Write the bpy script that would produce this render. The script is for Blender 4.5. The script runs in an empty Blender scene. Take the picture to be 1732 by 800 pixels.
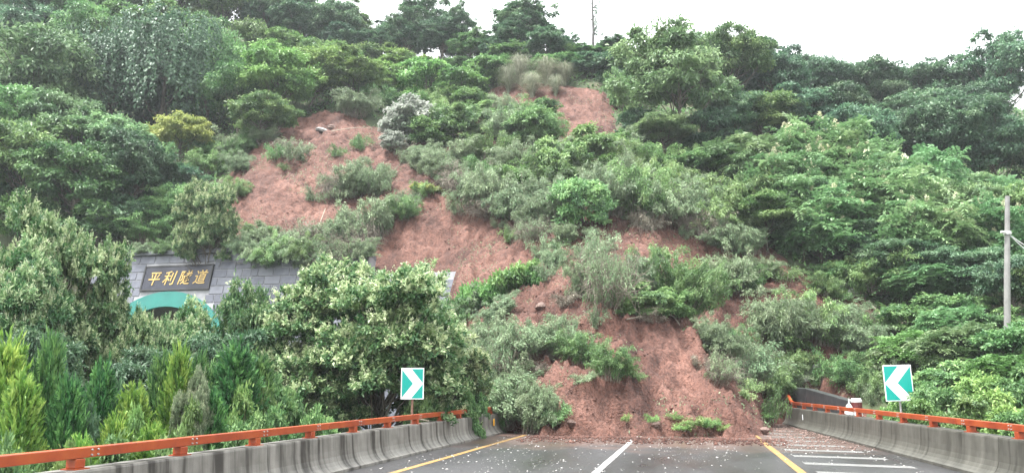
import bpy, bmesh, math, random
import numpy as np
from mathutils import Vector, Matrix

R = math.radians
scene = bpy.context.scene
COL = scene.collection

# ------------------------------------------------------------------ camera, sky, sun, exposure
CAM_Z, FPX, PITCH, YAW = 1.575, 1359.0, math.atan(254.0 / 1359.0), R(12.5)
cam_d = bpy.data.cameras.new('camera')
cam_d.sensor_width = 36.0
cam_d.lens = FPX / 1732.0 * 36.0
cam_d.clip_start, cam_d.clip_end = 0.1, 2000.0
cam = bpy.data.objects.new('camera', cam_d)
cam.location = (0, 0, CAM_Z)
cam.rotation_euler = (R(90) + PITCH, 0, YAW)
COL.objects.link(cam)
scene.camera = cam

SUN_EL, SUN_AZ = R(68), R(235)          # azimuth clockwise from +Y
world = bpy.data.worlds.new('World'); scene.world = world; world.use_nodes = True
wn, wl = world.node_tree.nodes, world.node_tree.links
wn.clear()
w_out = wn.new('ShaderNodeOutputWorld')
w_bg = wn.new('ShaderNodeBackground')
sky = wn.new('ShaderNodeTexSky'); sky.sky_type = 'NISHITA'; sky.sun_disc = False
sky.sun_elevation = SUN_EL; sky.sun_rotation = SUN_AZ
sky.air_density = 1.0; sky.dust_density = 4.0; sky.ozone_density = 0.5
sky_dim = wn.new('ShaderNodeMix'); sky_dim.data_type = 'RGBA'; sky_dim.blend_type = 'MULTIPLY'
sky_dim.inputs[0].default_value = 1.0
sky_dim.inputs[7].default_value = (0.06, 0.06, 0.06, 1)
# overcast cloud deck: white, brighter overhead than at the horizon (standard overcast sky)
geo = wn.new('ShaderNodeNewGeometry')
sep = wn.new('ShaderNodeSeparateXYZ')
mr = wn.new('ShaderNodeMapRange'); mr.inputs[1].default_value = 0.0; mr.inputs[2].default_value = 1.0
mr.inputs[3].default_value = 0.30; mr.inputs[4].default_value = 0.74
neg = wn.new('ShaderNodeMath'); neg.operation = 'MULTIPLY'; neg.inputs[1].default_value = -1.0
cmul = wn.new('ShaderNodeMix'); cmul.data_type = 'RGBA'; cmul.blend_type = 'MULTIPLY'; cmul.inputs[0].default_value = 1.0
cmul.inputs[6].default_value = (0.97, 0.99, 1.0, 1)
cmix = wn.new('ShaderNodeMix'); cmix.data_type = 'RGBA'; cmix.inputs[0].default_value = 0.9
wl.new(geo.outputs['Incoming'], sep.inputs[0]); wl.new(sep.outputs[2], neg.inputs[0]); wl.new(neg.outputs[0], mr.inputs[0])
wl.new(mr.outputs[0], cmul.inputs[7])
wl.new(sky.outputs[0], sky_dim.inputs[6])
wl.new(sky_dim.outputs[2], cmix.inputs[6]); wl.new(cmul.outputs[2], cmix.inputs[7])
wl.new(cmix.outputs[2], w_bg.inputs[0]); w_bg.inputs[1].default_value = 1.0
wl.new(w_bg.outputs[0], w_out.inputs[0])

sun_d = bpy.data.lights.new('sun', 'SUN'); sun_d.energy = 1.5; sun_d.angle = R(11); sun_d.color = (1.0, 0.98, 0.95)
sun = bpy.data.objects.new('sun', sun_d)
sd = Vector((math.sin(SUN_AZ) * math.cos(SUN_EL), math.cos(SUN_AZ) * math.cos(SUN_EL), math.sin(SUN_EL)))
sun.rotation_euler = sd.to_track_quat('Z', 'Y').to_euler()
sun.location = (0, -20, 60)
COL.objects.link(sun)

vs = scene.view_settings
vs.view_transform = 'Standard'; vs.look = 'None'; vs.exposure = 3.0; vs.gamma = 1.0; vs.use_curve_mapping = False
scene.cycles.max_bounces = 6; scene.cycles.diffuse_bounces = 3; scene.cycles.glossy_bounces = 2
scene.cycles.transmission_bounces = 3; scene.cycles.volume_bounces = 0; scene.cycles.transparent_max_bounces = 8

# ------------------------------------------------------------------ helpers
rng = np.random.default_rng(7)
prng = random.Random(11)

def tag(o, label=None, cat=None, group=None, kind=None):
    if label: o['label'] = label
    if cat: o['category'] = cat
    if group: o['group'] = group
    if kind: o['kind'] = kind
    return o

def link(o, parent=None):
    COL.objects.link(o)
    if parent is not None: o.parent = parent
    return o

def empty(name, loc=(0, 0, 0), rot=(0, 0, 0)):
    o = bpy.data.objects.new(name, None); o.empty_display_size = 0.2
    o.location = loc; o.rotation_euler = rot
    return link(o)

def mesh_np(name, V, F, mat=None, tint=None, smooth=False):
    """V (n,3), F (m,3) or (m,4) array"""
    V = np.asarray(V, dtype=np.float32); F = np.asarray(F, dtype=np.int32)
    me = bpy.data.meshes.new(name)
    k = F.shape[1]
    me.vertices.add(len(V)); me.vertices.foreach_set('co', V.ravel())
    me.loops.add(F.size); me.loops.foreach_set('vertex_index', F.ravel())
    me.polygons.add(len(F))
    me.polygons.foreach_set('loop_start', np.arange(0, F.size, k, dtype=np.int32))
    me.polygons.foreach_set('loop_total', np.full(len(F), k, dtype=np.int32))
    if smooth: me.polygons.foreach_set('use_smooth', np.ones(len(F), dtype=bool))
    if tint is not None:
        a = me.attributes.new('tint', 'FLOAT', 'POINT'); a.data.foreach_set('value', np.asarray(tint, dtype=np.float32))
    me.update(calc_edges=True)
    if mat: me.materials.append(mat)
    return me

def mobj(name, me, parent=None):
    return link(bpy.data.objects.new(name, me), parent)

class MB:
    """collects simple solids into one mesh"""
    def __init__(self): self.v = []; self.f = []
    def add(self, vs_, fs):
        n = len(self.v); self.v += [tuple(p) for p in vs_]; self.f += [tuple(i + n for i in f) for f in fs]
    def box(self, x0, x1, y0, y1, z0, z1):
        self.add([(x0,y0,z0),(x1,y0,z0),(x1,y1,z0),(x0,y1,z0),(x0,y0,z1),(x1,y0,z1),(x1,y1,z1),(x0,y1,z1)],
                 [(0,3,2,1),(4,5,6,7),(0,1,5,4),(1,2,6,5),(2,3,7,6),(3,0,4,7)])
    def sweep(self, prof, path, closed=True):
        """prof: (a,b) pairs; path: list of (origin, axis_a, axis_b)"""
        n = len(prof); vs_ = []
        for o, a, b in path:
            for p, q in prof: vs_.append(tuple(Vector(o) + Vector(a) * p + Vector(b) * q))
        fs = []
        for i in range(len(path) - 1):
            for j in range(n if closed else n - 1):
                k = (j + 1) % n
                fs.append((i*n + j, i*n + k, (i+1)*n + k, (i+1)*n + j))
        if closed:
            fs.append(tuple(range(n - 1, -1, -1))); fs.append(tuple((len(path)-1)*n + j for j in range(n)))
        self.add(vs_, fs)
    def tube(self, pts, rad, sides=8):
        pts = [Vector(p) for p in pts]; path = []
        for i, p in enumerate(pts):
            t = (pts[min(i+1, len(pts)-1)] - pts[max(i-1, 0)]).normalized()
            up = Vector((0, 0, 1)) if abs(t.z) < 0.9 else Vector((1, 0, 0))
            a = t.cross(up).normalized(); b = a.cross(t).normalized()
            r = rad[i] if hasattr(rad, '__len__') else rad
            path.append((p, a * r, b * r))
        prof = [(math.cos(2*math.pi*k/sides), -math.sin(2*math.pi*k/sides)) for k in range(sides)]
        self.sweep(prof, path)
    def mesh(self, name, mat=None, bevel=0, smooth=False):
        me = bpy.data.meshes.new(name); me.from_pydata(self.v, [], self.f)
        bm = bmesh.new(); bm.from_mesh(me)
        bmesh.ops.recalc_face_normals(bm, faces=bm.faces)
        if bevel:
            es = [e for e in bm.edges if len(e.link_faces) == 2 and e.calc_face_angle(0) > 0.6]
            bmesh.ops.bevel(bm, geom=es, offset=bevel, segments=2, profile=0.5, affect='EDGES')
        if smooth:
            for f in bm.faces: f.smooth = True
        bm.to_mesh(me); bm.free()
        if mat: me.materials.append(mat)
        return me
    def obj(self, name, mat=None, parent=None, **k):
        return mobj(name, self.mesh(name, mat, **k), parent)

CY, SY = math.cos(YAW), math.sin(YAW)
CP, SP = math.cos(PITCH), math.sin(PITCH)
def ray(u, v):
    """photo pixel -> (right, forward, up) slopes per unit forward"""
    dv = v - 400.0
    yy = FPX * CP + dv * SP; zz = FPX * SP - dv * CP
    return (u - 866.0) / yy, zz / yy
def at(u, v, D):
    a, b = ray(u, v)
    xc = a * D
    return np.array((CY * xc - SY * D, SY * xc + CY * D, CAM_Z + b * D))

# value noise -----------------------------------------------------------------------
_tab = rng.random((256, 256))
def vnoise(x, y):
    xi = np.floor(x).astype(int); yi = np.floor(y).astype(int); fx = x - xi; fy = y - yi
    fx = fx*fx*(3-2*fx); fy = fy*fy*(3-2*fy)
    a = _tab[xi & 255, yi & 255]; b = _tab[(xi+1) & 255, yi & 255]; c = _tab[xi & 255, (yi+1) & 255]; d = _tab[(xi+1) & 255, (yi+1) & 255]
    return (a*(1-fx)+b*fx)*(1-fy) + (c*(1-fx)+d*fx)*fy - 0.5
def fbm(x, y, o=4, g=0.5):
    s = 0; a = 1.0; f = 1.0
    for i in range(o):
        s = s + a * vnoise(x*f + 17.3*i, y*f + 9.1*i); a *= g; f *= 2.03
    return s

# ------------------------------------------------------------------ materials
def mat_new(name):
    m = bpy.data.materials.new(name); m.use_nodes = True
    nt = m.node_tree; b = nt.nodes['Principled BSDF']
    return m, nt, b
def N(nt, t, **k):
    n = nt.nodes.new(t)
    for a, v in k.items(): setattr(n, a, v)
    return n
def ramp(nt, stops, src):
    r = N(nt, 'ShaderNodeValToRGB'); e = r.color_ramp.elements
    while len(e) < len(stops): e.new(0.5)
    for el, (p, c) in zip(e, stops): el.position = p; el.color = (*c, 1)
    nt.links.new(src, r.inputs[0]); return r
def noise(nt, scale, detail=4, rough=0.55, vec=None, dim='3D'):
    n = N(nt, 'ShaderNodeTexNoise'); n.noise_dimensions = dim
    n.inputs['Scale'].default_value = scale; n.inputs['Detail'].default_value = detail; n.inputs['Roughness'].default_value = rough
    if vec is not None: nt.links.new(vec, n.inputs['Vector'])
    return n
def bump(nt, b, h, strength, dist):
    n = N(nt, 'ShaderNodeBump'); n.inputs['Strength'].default_value = strength; n.inputs['Distance'].default_value = dist
    nt.links.new(h, n.inputs['Height']); nt.links.new(n.outputs[0], b.inputs['Normal']); return n

def leaf_mat(name, stops, rough=0.45, trans=0.36, under=None, var=0.25, hue=0.02, spec=0.35):
    m, nt, b = mat_new(name); L = nt.links
    at_ = N(nt, 'ShaderNodeAttribute', attribute_name='tint')
    rp = ramp(nt, [(p, tuple(min(0.8, c*1.6) for c in col)) for p, col in stops], at_.outputs['Fac'])
    oi = N(nt, 'ShaderNodeObjectInfo')
    hs = N(nt, 'ShaderNodeHueSaturation')
    m1 = N(nt, 'ShaderNodeMapRange'); m1.inputs[3].default_value = 1 - var; m1.inputs[4].default_value = 1 + var
    m2 = N(nt, 'ShaderNodeMapRange'); m2.inputs[3].default_value = 0.5 - hue; m2.inputs[4].default_value = 0.5 + hue
    mm = N(nt, 'ShaderNodeMath', operation='FRACT'); mk = N(nt, 'ShaderNodeMath', operation='MULTIPLY'); mk.inputs[1].default_value = 7.31
    L.new(oi.outputs['Random'], m1.inputs[0]); L.new(oi.outputs['Random'], mk.inputs[0]); L.new(mk.outputs[0], mm.inputs[0]); L.new(mm.outputs[0], m2.inputs[0])
    L.new(m1.outputs[0], hs.inputs['Value']); L.new(m2.outputs[0], hs.inputs['Hue']); L.new(rp.outputs[0], hs.inputs['Color'])
    col = hs.outputs[0]
    if under:
        g = N(nt, 'ShaderNodeNewGeometry'); mx = N(nt, 'ShaderNodeMix', data_type='RGBA')
        mx.inputs[7].default_value = (*under, 1); L.new(g.outputs['Backfacing'], mx.inputs[0]); L.new(col, mx.inputs[6]); col = mx.outputs[2]
    L.new(col, b.inputs['Base Color']); b.inputs['Roughness'].default_value = rough; b.inputs['Specular IOR Level'].default_value = spec
    tr = N(nt, 'ShaderNodeBsdfTranslucent'); L.new(col, tr.inputs[0])
    ms = N(nt, 'ShaderNodeMixShader'); ms.inputs[0].default_value = trans
    L.new(b.outputs[0], ms.inputs[1]); L.new(tr.outputs[0], ms.inputs[2]); L.new(ms.outputs[0], nt.nodes['Material Output'].inputs[0])
    return m

ML = {}
ML['forest'] = leaf_mat('leaf_forest', [(0.1, (0.030,0.068,0.024)), (0.5, (0.064,0.122,0.042)), (0.9, (0.125,0.190,0.072))])
ML['dark'] = leaf_mat('leaf_dark', [(0.1, (0.022,0.054,0.028)), (0.5, (0.044,0.090,0.046)), (0.9, (0.088,0.142,0.076))])
ML['pale'] = leaf_mat('leaf_pale', [(0.1, (0.050,0.095,0.042)), (0.5, (0.095,0.155,0.068)), (0.9, (0.155,0.220,0.105))])
ML['fresh'] = leaf_mat('leaf_fresh', [(0.1, (0.042,0.090,0.026)), (0.5, (0.085,0.155,0.045)), (0.9, (0.150,0.225,0.075))])
ML['yellow'] = leaf_mat('leaf_yellow', [(0.1, (0.090,0.125,0.032)), (0.5, (0.175,0.205,0.060)), (0.9, (0.270,0.285,0.095))], var=0.05, hue=0.005)
ML['frond'] = leaf_mat('leaf_frond', [(0.1, (0.040,0.090,0.036)), (0.5, (0.085,0.155,0.065)), (0.9, (0.165,0.235,0.115))])
ML['privet'] = leaf_mat('leaf_privet', [(0.1, (0.022,0.060,0.022)), (0.45, (0.048,0.098,0.036)), (0.70, (0.125,0.180,0.080)), (0.94, (0.275,0.315,0.180))], var=0.1)
ML['cyp_b'] = leaf_mat('leaf_cypress_bright', [(0.1, (0.030,0.080,0.018)), (0.5, (0.085,0.165,0.030)), (0.9, (0.200,0.275,0.065))], var=0.15)
ML['cyp_d'] = leaf_mat('leaf_cypress_dark', [(0.1, (0.014,0.044,0.018)), (0.5, (0.036,0.095,0.030)), (0.9, (0.095,0.180,0.055))], var=0.15)
ML['feather'] = leaf_mat('leaf_feather', [(0.1, (0.050,0.088,0.042)), (0.5, (0.098,0.152,0.076)), (0.9, (0.185,0.235,0.138))], under=(0.20,0.25,0.155), var=0.2)
ML['feather_g'] = leaf_mat('leaf_feather_green', [(0.1, (0.040,0.085,0.032)), (0.5, (0.085,0.155,0.055)), (0.9, (0.160,0.235,0.095))], var=0.2)
ML['silver'] = leaf_mat('leaf_silver', [(0.1, (0.060,0.095,0.055)), (0.5, (0.120,0.150,0.105)), (0.9, (0.300,0.315,0.270))], under=(0.36,0.375,0.34), var=0.1)
ML['grass'] = leaf_mat('blade_grass', [(0.1, (0.060,0.080,0.040)), (0.5, (0.120,0.130,0.085)), (0.9, (0.215,0.205,0.160))], var=0.15)
ML['greengrass'] = leaf_mat('blade_green', [(0.1, (0.050,0.110,0.030)), (0.5, (0.110,0.190,0.055)), (0.9, (0.200,0.270,0.110))], var=0.15)
ML['weed'] = leaf_mat('leaf_weed', [(0.1, (0.030,0.072,0.020)), (0.5, (0.062,0.128,0.036)), (0.9, (0.120,0.195,0.066))], var=0.2)
ML['dry'] = leaf_mat('leaf_dry', [(0.1, (0.070,0.055,0.040)), (0.5, (0.140,0.125,0.095)), (0.9, (0.240,0.225,0.180))], var=0.2)
ML['flower'] = leaf_mat('blossom_cream', [(0.1, (0.20,0.22,0.125)), (0.5, (0.29,0.30,0.19)), (0.9, (0.38,0.39,0.28))], trans=0.2)

def plain(name, col, rough=0.7, var=0.3, scale=6.0, metal=0.0, bumpd=0.0, spec=0.4):
    m, nt, b = mat_new(name)
    tc = N(nt, 'ShaderNodeTexCoord'); n = noise(nt, scale, 5, 0.6, tc.outputs['Object'])
    rp = ramp(nt, [(0.3, tuple(c*(1-var) for c in col)), (0.7, tuple(min(1, c*(1+var)) for c in col))], n.outputs['Fac'])
    nt.links.new(rp.outputs[0], b.inputs['Base Color']); b.inputs['Roughness'].default_value = rough; b.inputs['Metallic'].default_value = metal
    b.inputs['Specular IOR Level'].default_value = spec
    if bumpd: bump(nt, b, n.outputs['Fac'], 0.6, bumpd)
    return m
M = {}
M['bark'] = plain('bark', (0.085, 0.070, 0.055), 0.85, 0.35, 9, bumpd=0.03)
M['twig'] = plain('twig', (0.17, 0.145, 0.115), 0.8, 0.35, 9)
M['palewood'] = plain('pale_wood', (0.32, 0.285, 0.22), 0.7, 0.2, 5)
M['blanched'] = plain('weathered_wood', (0.09, 0.085, 0.085), 0.8, 0.3, 4)
M['stone'] = plain('stone', (0.13, 0.085, 0.07), 0.7, 0.3, 5, bumpd=0.03)
M['paleston'] = plain('pale_stone', (0.26, 0.25, 0.24), 0.6, 0.3, 3)
M['chip'] = plain('pale_chips', (0.27, 0.265, 0.25), 0.5, 0.3, 3)
M['steel'] = plain('galvanised_steel', (0.30, 0.29, 0.28), 0.45, 0.2, 10, metal=0.4)
M['rustpost'] = plain('rusty_post', (0.16, 0.085, 0.06), 0.6, 0.3, 12)
M['wire'] = plain('wire', (0.45, 0.45, 0.45), 0.5, 0.1, 4)
M['polecon'] = plain('pole_concrete', (0.17, 0.167, 0.16), 0.7, 0.18, 3, bumpd=0.004)
M['darkwall'] = plain('wet_dark_concrete', (0.035, 0.036, 0.038), 0.35, 0.5, 3, bumpd=0.01)
M['paving'] = plain('grey_concrete', (0.28, 0.28, 0.27), 0.45, 0.25, 2)
M['black'] = plain('black_rubber', (0.02, 0.02, 0.02), 0.5, 0.2, 4)
M['white'] = plain('white_plastic', (0.5, 0.5, 0.49), 0.35, 0.06, 4)
M['maroon'] = plain('dark_red_plastic', (0.09, 0.02, 0.02), 0.4, 0.2, 4)
M['teal'] = plain('teal_paint', (0.005, 0.115, 0.095), 0.4, 0.12, 1.2)
M['gold'] = plain('gold_lettering', (0.40, 0.27, 0.085), 0.35, 0.1, 4, metal=0.15)
M['lining'] = plain('tunnel_lining', (0.10, 0.10, 0.10), 0.8, 0.3, 2)
M['coping'] = plain('coping_stone', (0.085, 0.09, 0.10), 0.5, 0.3, 3)
M['mortar'] = plain('pale_mortar', (0.22, 0.22, 0.23), 0.7, 0.35, 1.2)
M['slab'] = plain('polished_black_slab', (0.016, 0.017, 0.026), 0.3, 0.25, 1.5)
M['reflw'] = plain('sign_white', (0.62, 0.64, 0.64), 0.35, 0.02, 5)
M['reflt'] = plain('sign_teal', (0.0, 0.24, 0.20), 0.35, 0.04, 5)
M['yelref'] = plain('yellow_reflector', (0.65, 0.32, 0.02), 0.4, 0.1, 5)

def mat_block():
    m, nt, b = mat_new('grey_masonry'); L = nt.links
    oi = N(nt, 'ShaderNodeObjectInfo'); tc = N(nt, 'ShaderNodeTexCoord')
    n = noise(nt, 2.5, 5, 0.6, tc.outputs['Object'])
    ad = N(nt, 'ShaderNodeMath', operation='MULTIPLY_ADD'); ad.inputs[1].default_value = 0.5; L.new(oi.outputs['Random'], ad.inputs[0]); L.new(n.outputs['Fac'], ad.inputs[2])
    rp = ramp(nt, [(0.35, (0.044,0.047,0.062)), (0.7, (0.080,0.085,0.108)), (1.05, (0.120,0.125,0.148))], ad.outputs[0])
    L.new(rp.outputs[0], b.inputs['Base Color']); b.inputs['Roughness'].default_value = 0.45
    bump(nt, b, n.outputs['Fac'], 0.4, 0.02); return m
M['block'] = mat_block()

def mat_soil():
    m, nt, b = mat_new('red_soil'); L = nt.links
    g = N(nt, 'ShaderNodeNewGeometry')
    n1 = noise(nt, 0.35, 5, 0.6, g.outputs['Position']); n2 = noise(nt, 2.2, 6, 0.65, g.outputs['Position']); n3 = noise(nt, 9, 4, 0.7, g.outputs['Position'])
    r1 = ramp(nt, [(0.30, (0.076,0.034,0.025)), (0.50, (0.128,0.060,0.044)), (0.72, (0.185,0.096,0.074))], n1.outputs['Fac'])
    r2 = ramp(nt, [(0.28, (0.40,0.34,0.32)), (0.5, (1.0,1.0,1.0)), (0.78, (1.35,1.35,1.35))], n2.outputs['Fac'])
    r3 = ramp(nt, [(0.30, (0.50,0.45,0.43)), (0.5, (1.0,1.0,1.0)), (0.72, (1.4,1.36,1.34))], n3.outputs['Fac'])
    a = N(nt, 'ShaderNodeMix', data_type='RGBA', blend_type='MULTIPLY'); a.inputs[0].default_value = 1; L.new(r1.outputs[0], a.inputs[6]); L.new(r2.outputs[0], a.inputs[7])
    c = N(nt, 'ShaderNodeMix', data_type='RGBA', blend_type='MULTIPLY'); c.inputs[0].default_value = 1; L.new(a.outputs[2], c.inputs[6]); L.new(r3.outputs[0], c.inputs[7])
    mpw = N(nt, 'ShaderNodeMapping'); mpw.inputs['Scale'].default_value = (0.55, 0.16, 0.16); L.new(g.outputs['Position'], mpw.inputs[0])
    n5 = noise(nt, 1.0, 6, 0.7, mpw.outputs[0]); r5 = ramp(nt, [(0.36, (0.48,0.43,0.42)), (0.47, (0.88,0.86,0.85)), (0.56, (1.0,1.0,1.0)), (0.68, (1.22,1.24,1.24))], n5.outputs['Fac'])
    e = N(nt, 'ShaderNodeMix', data_type='RGBA', blend_type='MULTIPLY'); e.inputs[0].default_value = 1; L.new(c.outputs[2], e.inputs[6]); L.new(r5.outputs[0], e.inputs[7])
    L.new(e.outputs[2], b.inputs['Base Color']); b.inputs['Roughness'].default_value = 0.72; b.inputs['Specular IOR Level'].default_value = 0.3
    s = N(nt, 'ShaderNodeMath', operation='ADD'); L.new(n2.outputs['Fac'], s.inputs[0]); L.new(n3.outputs['Fac'], s.inputs[1])
    bump(nt, b, s.outputs[0], 1.0, 0.16); return m
M['soil'] = mat_soil()

def mat_floor():
    m, nt, b = mat_new('forest_floor'); L = nt.links
    g = N(nt, 'ShaderNodeNewGeometry')
    n1 = noise(nt, 0.6, 5, 0.6, g.outputs['Position'])
    r1 = ramp(nt, [(0.3, (0.020,0.030,0.012)), (0.5, (0.040,0.055,0.020)), (0.7, (0.075,0.062,0.038))], n1.outputs['Fac'])
    L.new(r1.outputs[0], b.inputs['Base Color']); b.inputs['Roughness'].default_value = 0.9
    bump(nt, b, n1.outputs['Fac'], 0.6, 0.2); return m
M['floor'] = mat_floor()

def mat_road():
    m, nt, b = mat_new('wet_asphalt'); L = nt.links
    g = N(nt, 'ShaderNodeNewGeometry')
    mp = N(nt, 'ShaderNodeMapping'); mp.inputs['Scale'].default_value = (1.0, 0.22, 1.0); L.new(g.outputs['Position'], mp.inputs[0])
    n1 = noise(nt, 0.55, 4, 0.55, mp.outputs[0]); n2 = noise(nt, 45, 3, 0.7, g.outputs['Position']); n3 = noise(nt, 0.28, 3, 0.5, mp.outputs[0])
    r1 = ramp(nt, [(0.3, (0.018,0.018,0.020)), (0.55, (0.030,0.029,0.031)), (0.75, (0.050,0.041,0.040))], n3.outputs['Fac'])
    r2 = ramp(nt, [(0.3, (0.7,0.7,0.7)), (0.6, (1,1,1)), (0.78, (1.9,1.9,1.9))], n2.outputs['Fac'])
    a = N(nt, 'ShaderNodeMix', data_type='RGBA', blend_type='MULTIPLY'); a.inputs[0].default_value = 1; L.new(r1.outputs[0], a.inputs[6]); L.new(r2.outputs[0], a.inputs[7])
    sp = N(nt, 'ShaderNodeSeparateXYZ'); L.new(g.outputs['Position'], sp.inputs[0])
    my = N(nt, 'ShaderNodeMapRange'); my.inputs[1].default_value = 19.5; my.inputs[2].default_value = 25.5; L.new(sp.outputs[1], my.inputs[0])
    n4 = noise(nt, 0.9, 6, 0.65, g.outputs['Position']); mu = N(nt, 'ShaderNodeMath', operation='MULTIPLY_ADD'); mu.inputs[1].default_value = 0.62; L.new(my.outputs[0], mu.inputs[0]); L.new(n4.outputs['Fac'], mu.inputs[2])
    mk = ramp(nt, [(0.62, (0, 0, 0)), (0.95, (1, 1, 1))], mu.outputs[0])
    mm = N(nt, 'ShaderNodeMix', data_type='RGBA'); L.new(mk.outputs[0], mm.inputs[0]); L.new(a.outputs[2], mm.inputs[6]); mm.inputs[7].default_value = (0.075, 0.048, 0.040, 1)
    L.new(mm.outputs[2], b.inputs['Base Color'])
    rr = N(nt, 'ShaderNodeMapRange'); rr.inputs[1].default_value = 0.35; rr.inputs[2].default_value = 0.65; rr.inputs[3].default_value = 0.24; rr.inputs[4].default_value = 0.52
    L.new(n1.outputs['Fac'], rr.inputs[0]); L.new(rr.outputs[0], b.inputs['Roughness'])
    bump(nt, b, n2.outputs['Fac'], 0.35, 0.006); return m
M['road'] = mat_road()

def mat_paint(name, col):
    m, nt, b = mat_new(name); L = nt.links
    g = N(nt, 'ShaderNodeNewGeometry')
    n1 = noise(nt, 6, 6, 0.7, g.outputs['Position']); n2 = noise(nt, 60, 2, 0.6, g.outputs['Position'])
    s = N(nt, 'ShaderNodeMath', operation='MULTIPLY_ADD'); s.inputs[1].default_value = 0.35; L.new(n2.outputs['Fac'], s.inputs[0]); L.new(n1.outputs['Fac'], s.inputs[2])
    r = ramp(nt, [(0.48, (0.09,0.085,0.08)), (0.60, tuple(c*0.75 for c in col)), (0.8, col)], s.outputs[0])
    L.new(r.outputs[0], b.inputs['Base Color']); b.inputs['Roughness'].default_value = 0.4; return m
M['pwhite'] = mat_paint('white_road_paint', (0.30, 0.30, 0.295))
M['pyellow'] = mat_paint('yellow_road_paint', (0.28, 0.17, 0.058))
M['pfaint'] = mat_paint('worn_road_paint', (0.16, 0.16, 0.156))

def mat_barrier(name, base, dark, thr):
    m, nt, b = mat_new(name); L = nt.links
    g = N(nt, 'ShaderNodeNewGeometry')
    # rain streaks run down the face: fine along the wall, stretched vertically
    mp = N(nt, 'ShaderNodeMapping'); mp.inputs['Scale'].default_value = (0.5, 4.2, 0.30); L.new(g.outputs['Position'], mp.inputs[0])
    n1 = noise(nt, 1.0, 5, 0.65, mp.outputs[0]); n2 = noise(nt, 3.0, 5, 0.6, g.outputs['Position'])
    mp2 = N(nt, 'ShaderNodeMapping'); mp2.inputs['Scale'].default_value = (0.3, 0.55, 0.15); L.new(g.outputs['Position'], mp2.inputs[0])
    n3 = noise(nt, 1.0, 3, 0.5, mp2.outputs[0])
    s = N(nt, 'ShaderNodeMath', operation='MULTIPLY_ADD'); s.inputs[1].default_value = 0.45; L.new(n3.outputs['Fac'], s.inputs[0]); L.new(n1.outputs['Fac'], s.inputs[2])
    r = ramp(nt, [(thr - 0.03, dark), (thr + 0.06, tuple(d*0.35+c*0.65 for d, c in zip(dark, base))), (thr + 0.16, base), (thr + 0.36, tuple(c*1.3 for c in base))], s.outputs[0])
    r2 = ramp(nt, [(0.3, (0.72,0.72,0.70)), (0.65, (1.1,1.1,1.1))], n2.outputs['Fac'])
    a = N(nt, 'ShaderNodeMix', data_type='RGBA', blend_type='MULTIPLY'); a.inputs[0].default_value = 1; L.new(r.outputs[0], a.inputs[6]); L.new(r2.outputs[0], a.inputs[7])
    L.new(a.outputs[2], b.inputs['Base Color']); b.inputs['Roughness'].default_value = 0.55
    bump(nt, b, n2.outputs['Fac'], 0.3, 0.01); return m
M['bar_l'] = mat_barrier('streaked_concrete_pale', (0.150, 0.142, 0.128), (0.025, 0.021, 0.018), 0.625)
M['bar_r'] = mat_barrier('streaked_concrete_dark', (0.068, 0.066, 0.056), (0.025, 0.024, 0.019), 0.585)

def mat_orange():
    m, nt, b = mat_new('orange_paint'); L = nt.links
    g = N(nt, 'ShaderNodeNewGeometry')
    n1 = noise(nt, 2.0, 6, 0.65, g.outputs['Position']); n2 = noise(nt, 22, 3, 0.7, g.outputs['Position'])
    r = ramp(nt, [(0.28, (0.15,0.020,0.007)), (0.5, (0.25,0.041,0.009)), (0.72, (0.30,0.066,0.014))], n1.outputs['Fac'])
    r2 = ramp(nt, [(0.27, (0.25,0.2,0.2)), (0.34, (1,1,1))], n2.outputs['Fac'])
    a = N(nt, 'ShaderNodeMix', data_type='RGBA', blend_type='MULTIPLY'); a.inputs[0].default_value = 1; L.new(r.outputs[0], a.inputs[6]); L.new(r2.outputs[0], a.inputs[7])
    L.new(a.outputs[2], b.inputs['Base Color']); b.inputs['Roughness'].default_value = 0.38; return m
M['orange'] = mat_orange()

# ------------------------------------------------------------------ terrain height
def px(*t): return [tuple(at(*a)) for a in t]
ANCH = px(
 # centre of the slide, toe to scar
 (1100,700,26.6),(1100,650,28.3),(1100,600,30.4),(1050,500,35.6),(1000,400,42.5),(1000,300,50),(990,200,60),(980,150,65),(980,120,69),
 (950,690,26.8),(900,560,33),(900,500,37),(880,600,31.5),(850,680,28.3),(850,400,44),(850,300,50.5),(850,200,61),(850,140,68),(850,105,76),
 (1200,420,42.5),(1150,290,52),(1250,560,34.5),(1250,650,30.2),(1200,520,36.5),(1310,690,30.0),(1100,450,39.5),(1100,350,46.5),
 # left lobe above the portal
 (560,195,62),(600,300,53),(600,380,47.5),(480,230,60),(400,300,54.5),(420,380,48),(700,220,63),(750,300,51.5),(700,400,46),(640,150,72),
 (600,130,76),(600,105,84),(700,150,72),(700,110,82),
 # left forest
 (0,430,47),(200,405,49),(100,300,57),(300,300,57.5),(0,300,57),(400,240,63.5),(250,180,70),(0,150,75),(250,60,92),(0,20,100),(500,130,77),(450,60,92),
 (-250,300,57),(-250,150,75),(-250,430,47),(-250,20,100),
 # right forest
 (1100,110,75),(1200,150,71),(1250,130,80),(1300,135,86),(1400,165,82),(1500,175,85),(1600,180,85),(1700,190,82),(1550,250,68),(1600,330,55),(1650,450,43),
 (1697,560,35.5),(1650,640,30),(1450,250,63),(1450,350,52),(1450,450,44),(1420,510,41),(1430,570,38.2),(1400,620,36.8),(1300,460,41),(1330,400,46),(1300,330,50.5),(1250,230,60),
 (1950,450,43),(1950,300,58),(1950,190,82),(1950,620,30))
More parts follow.
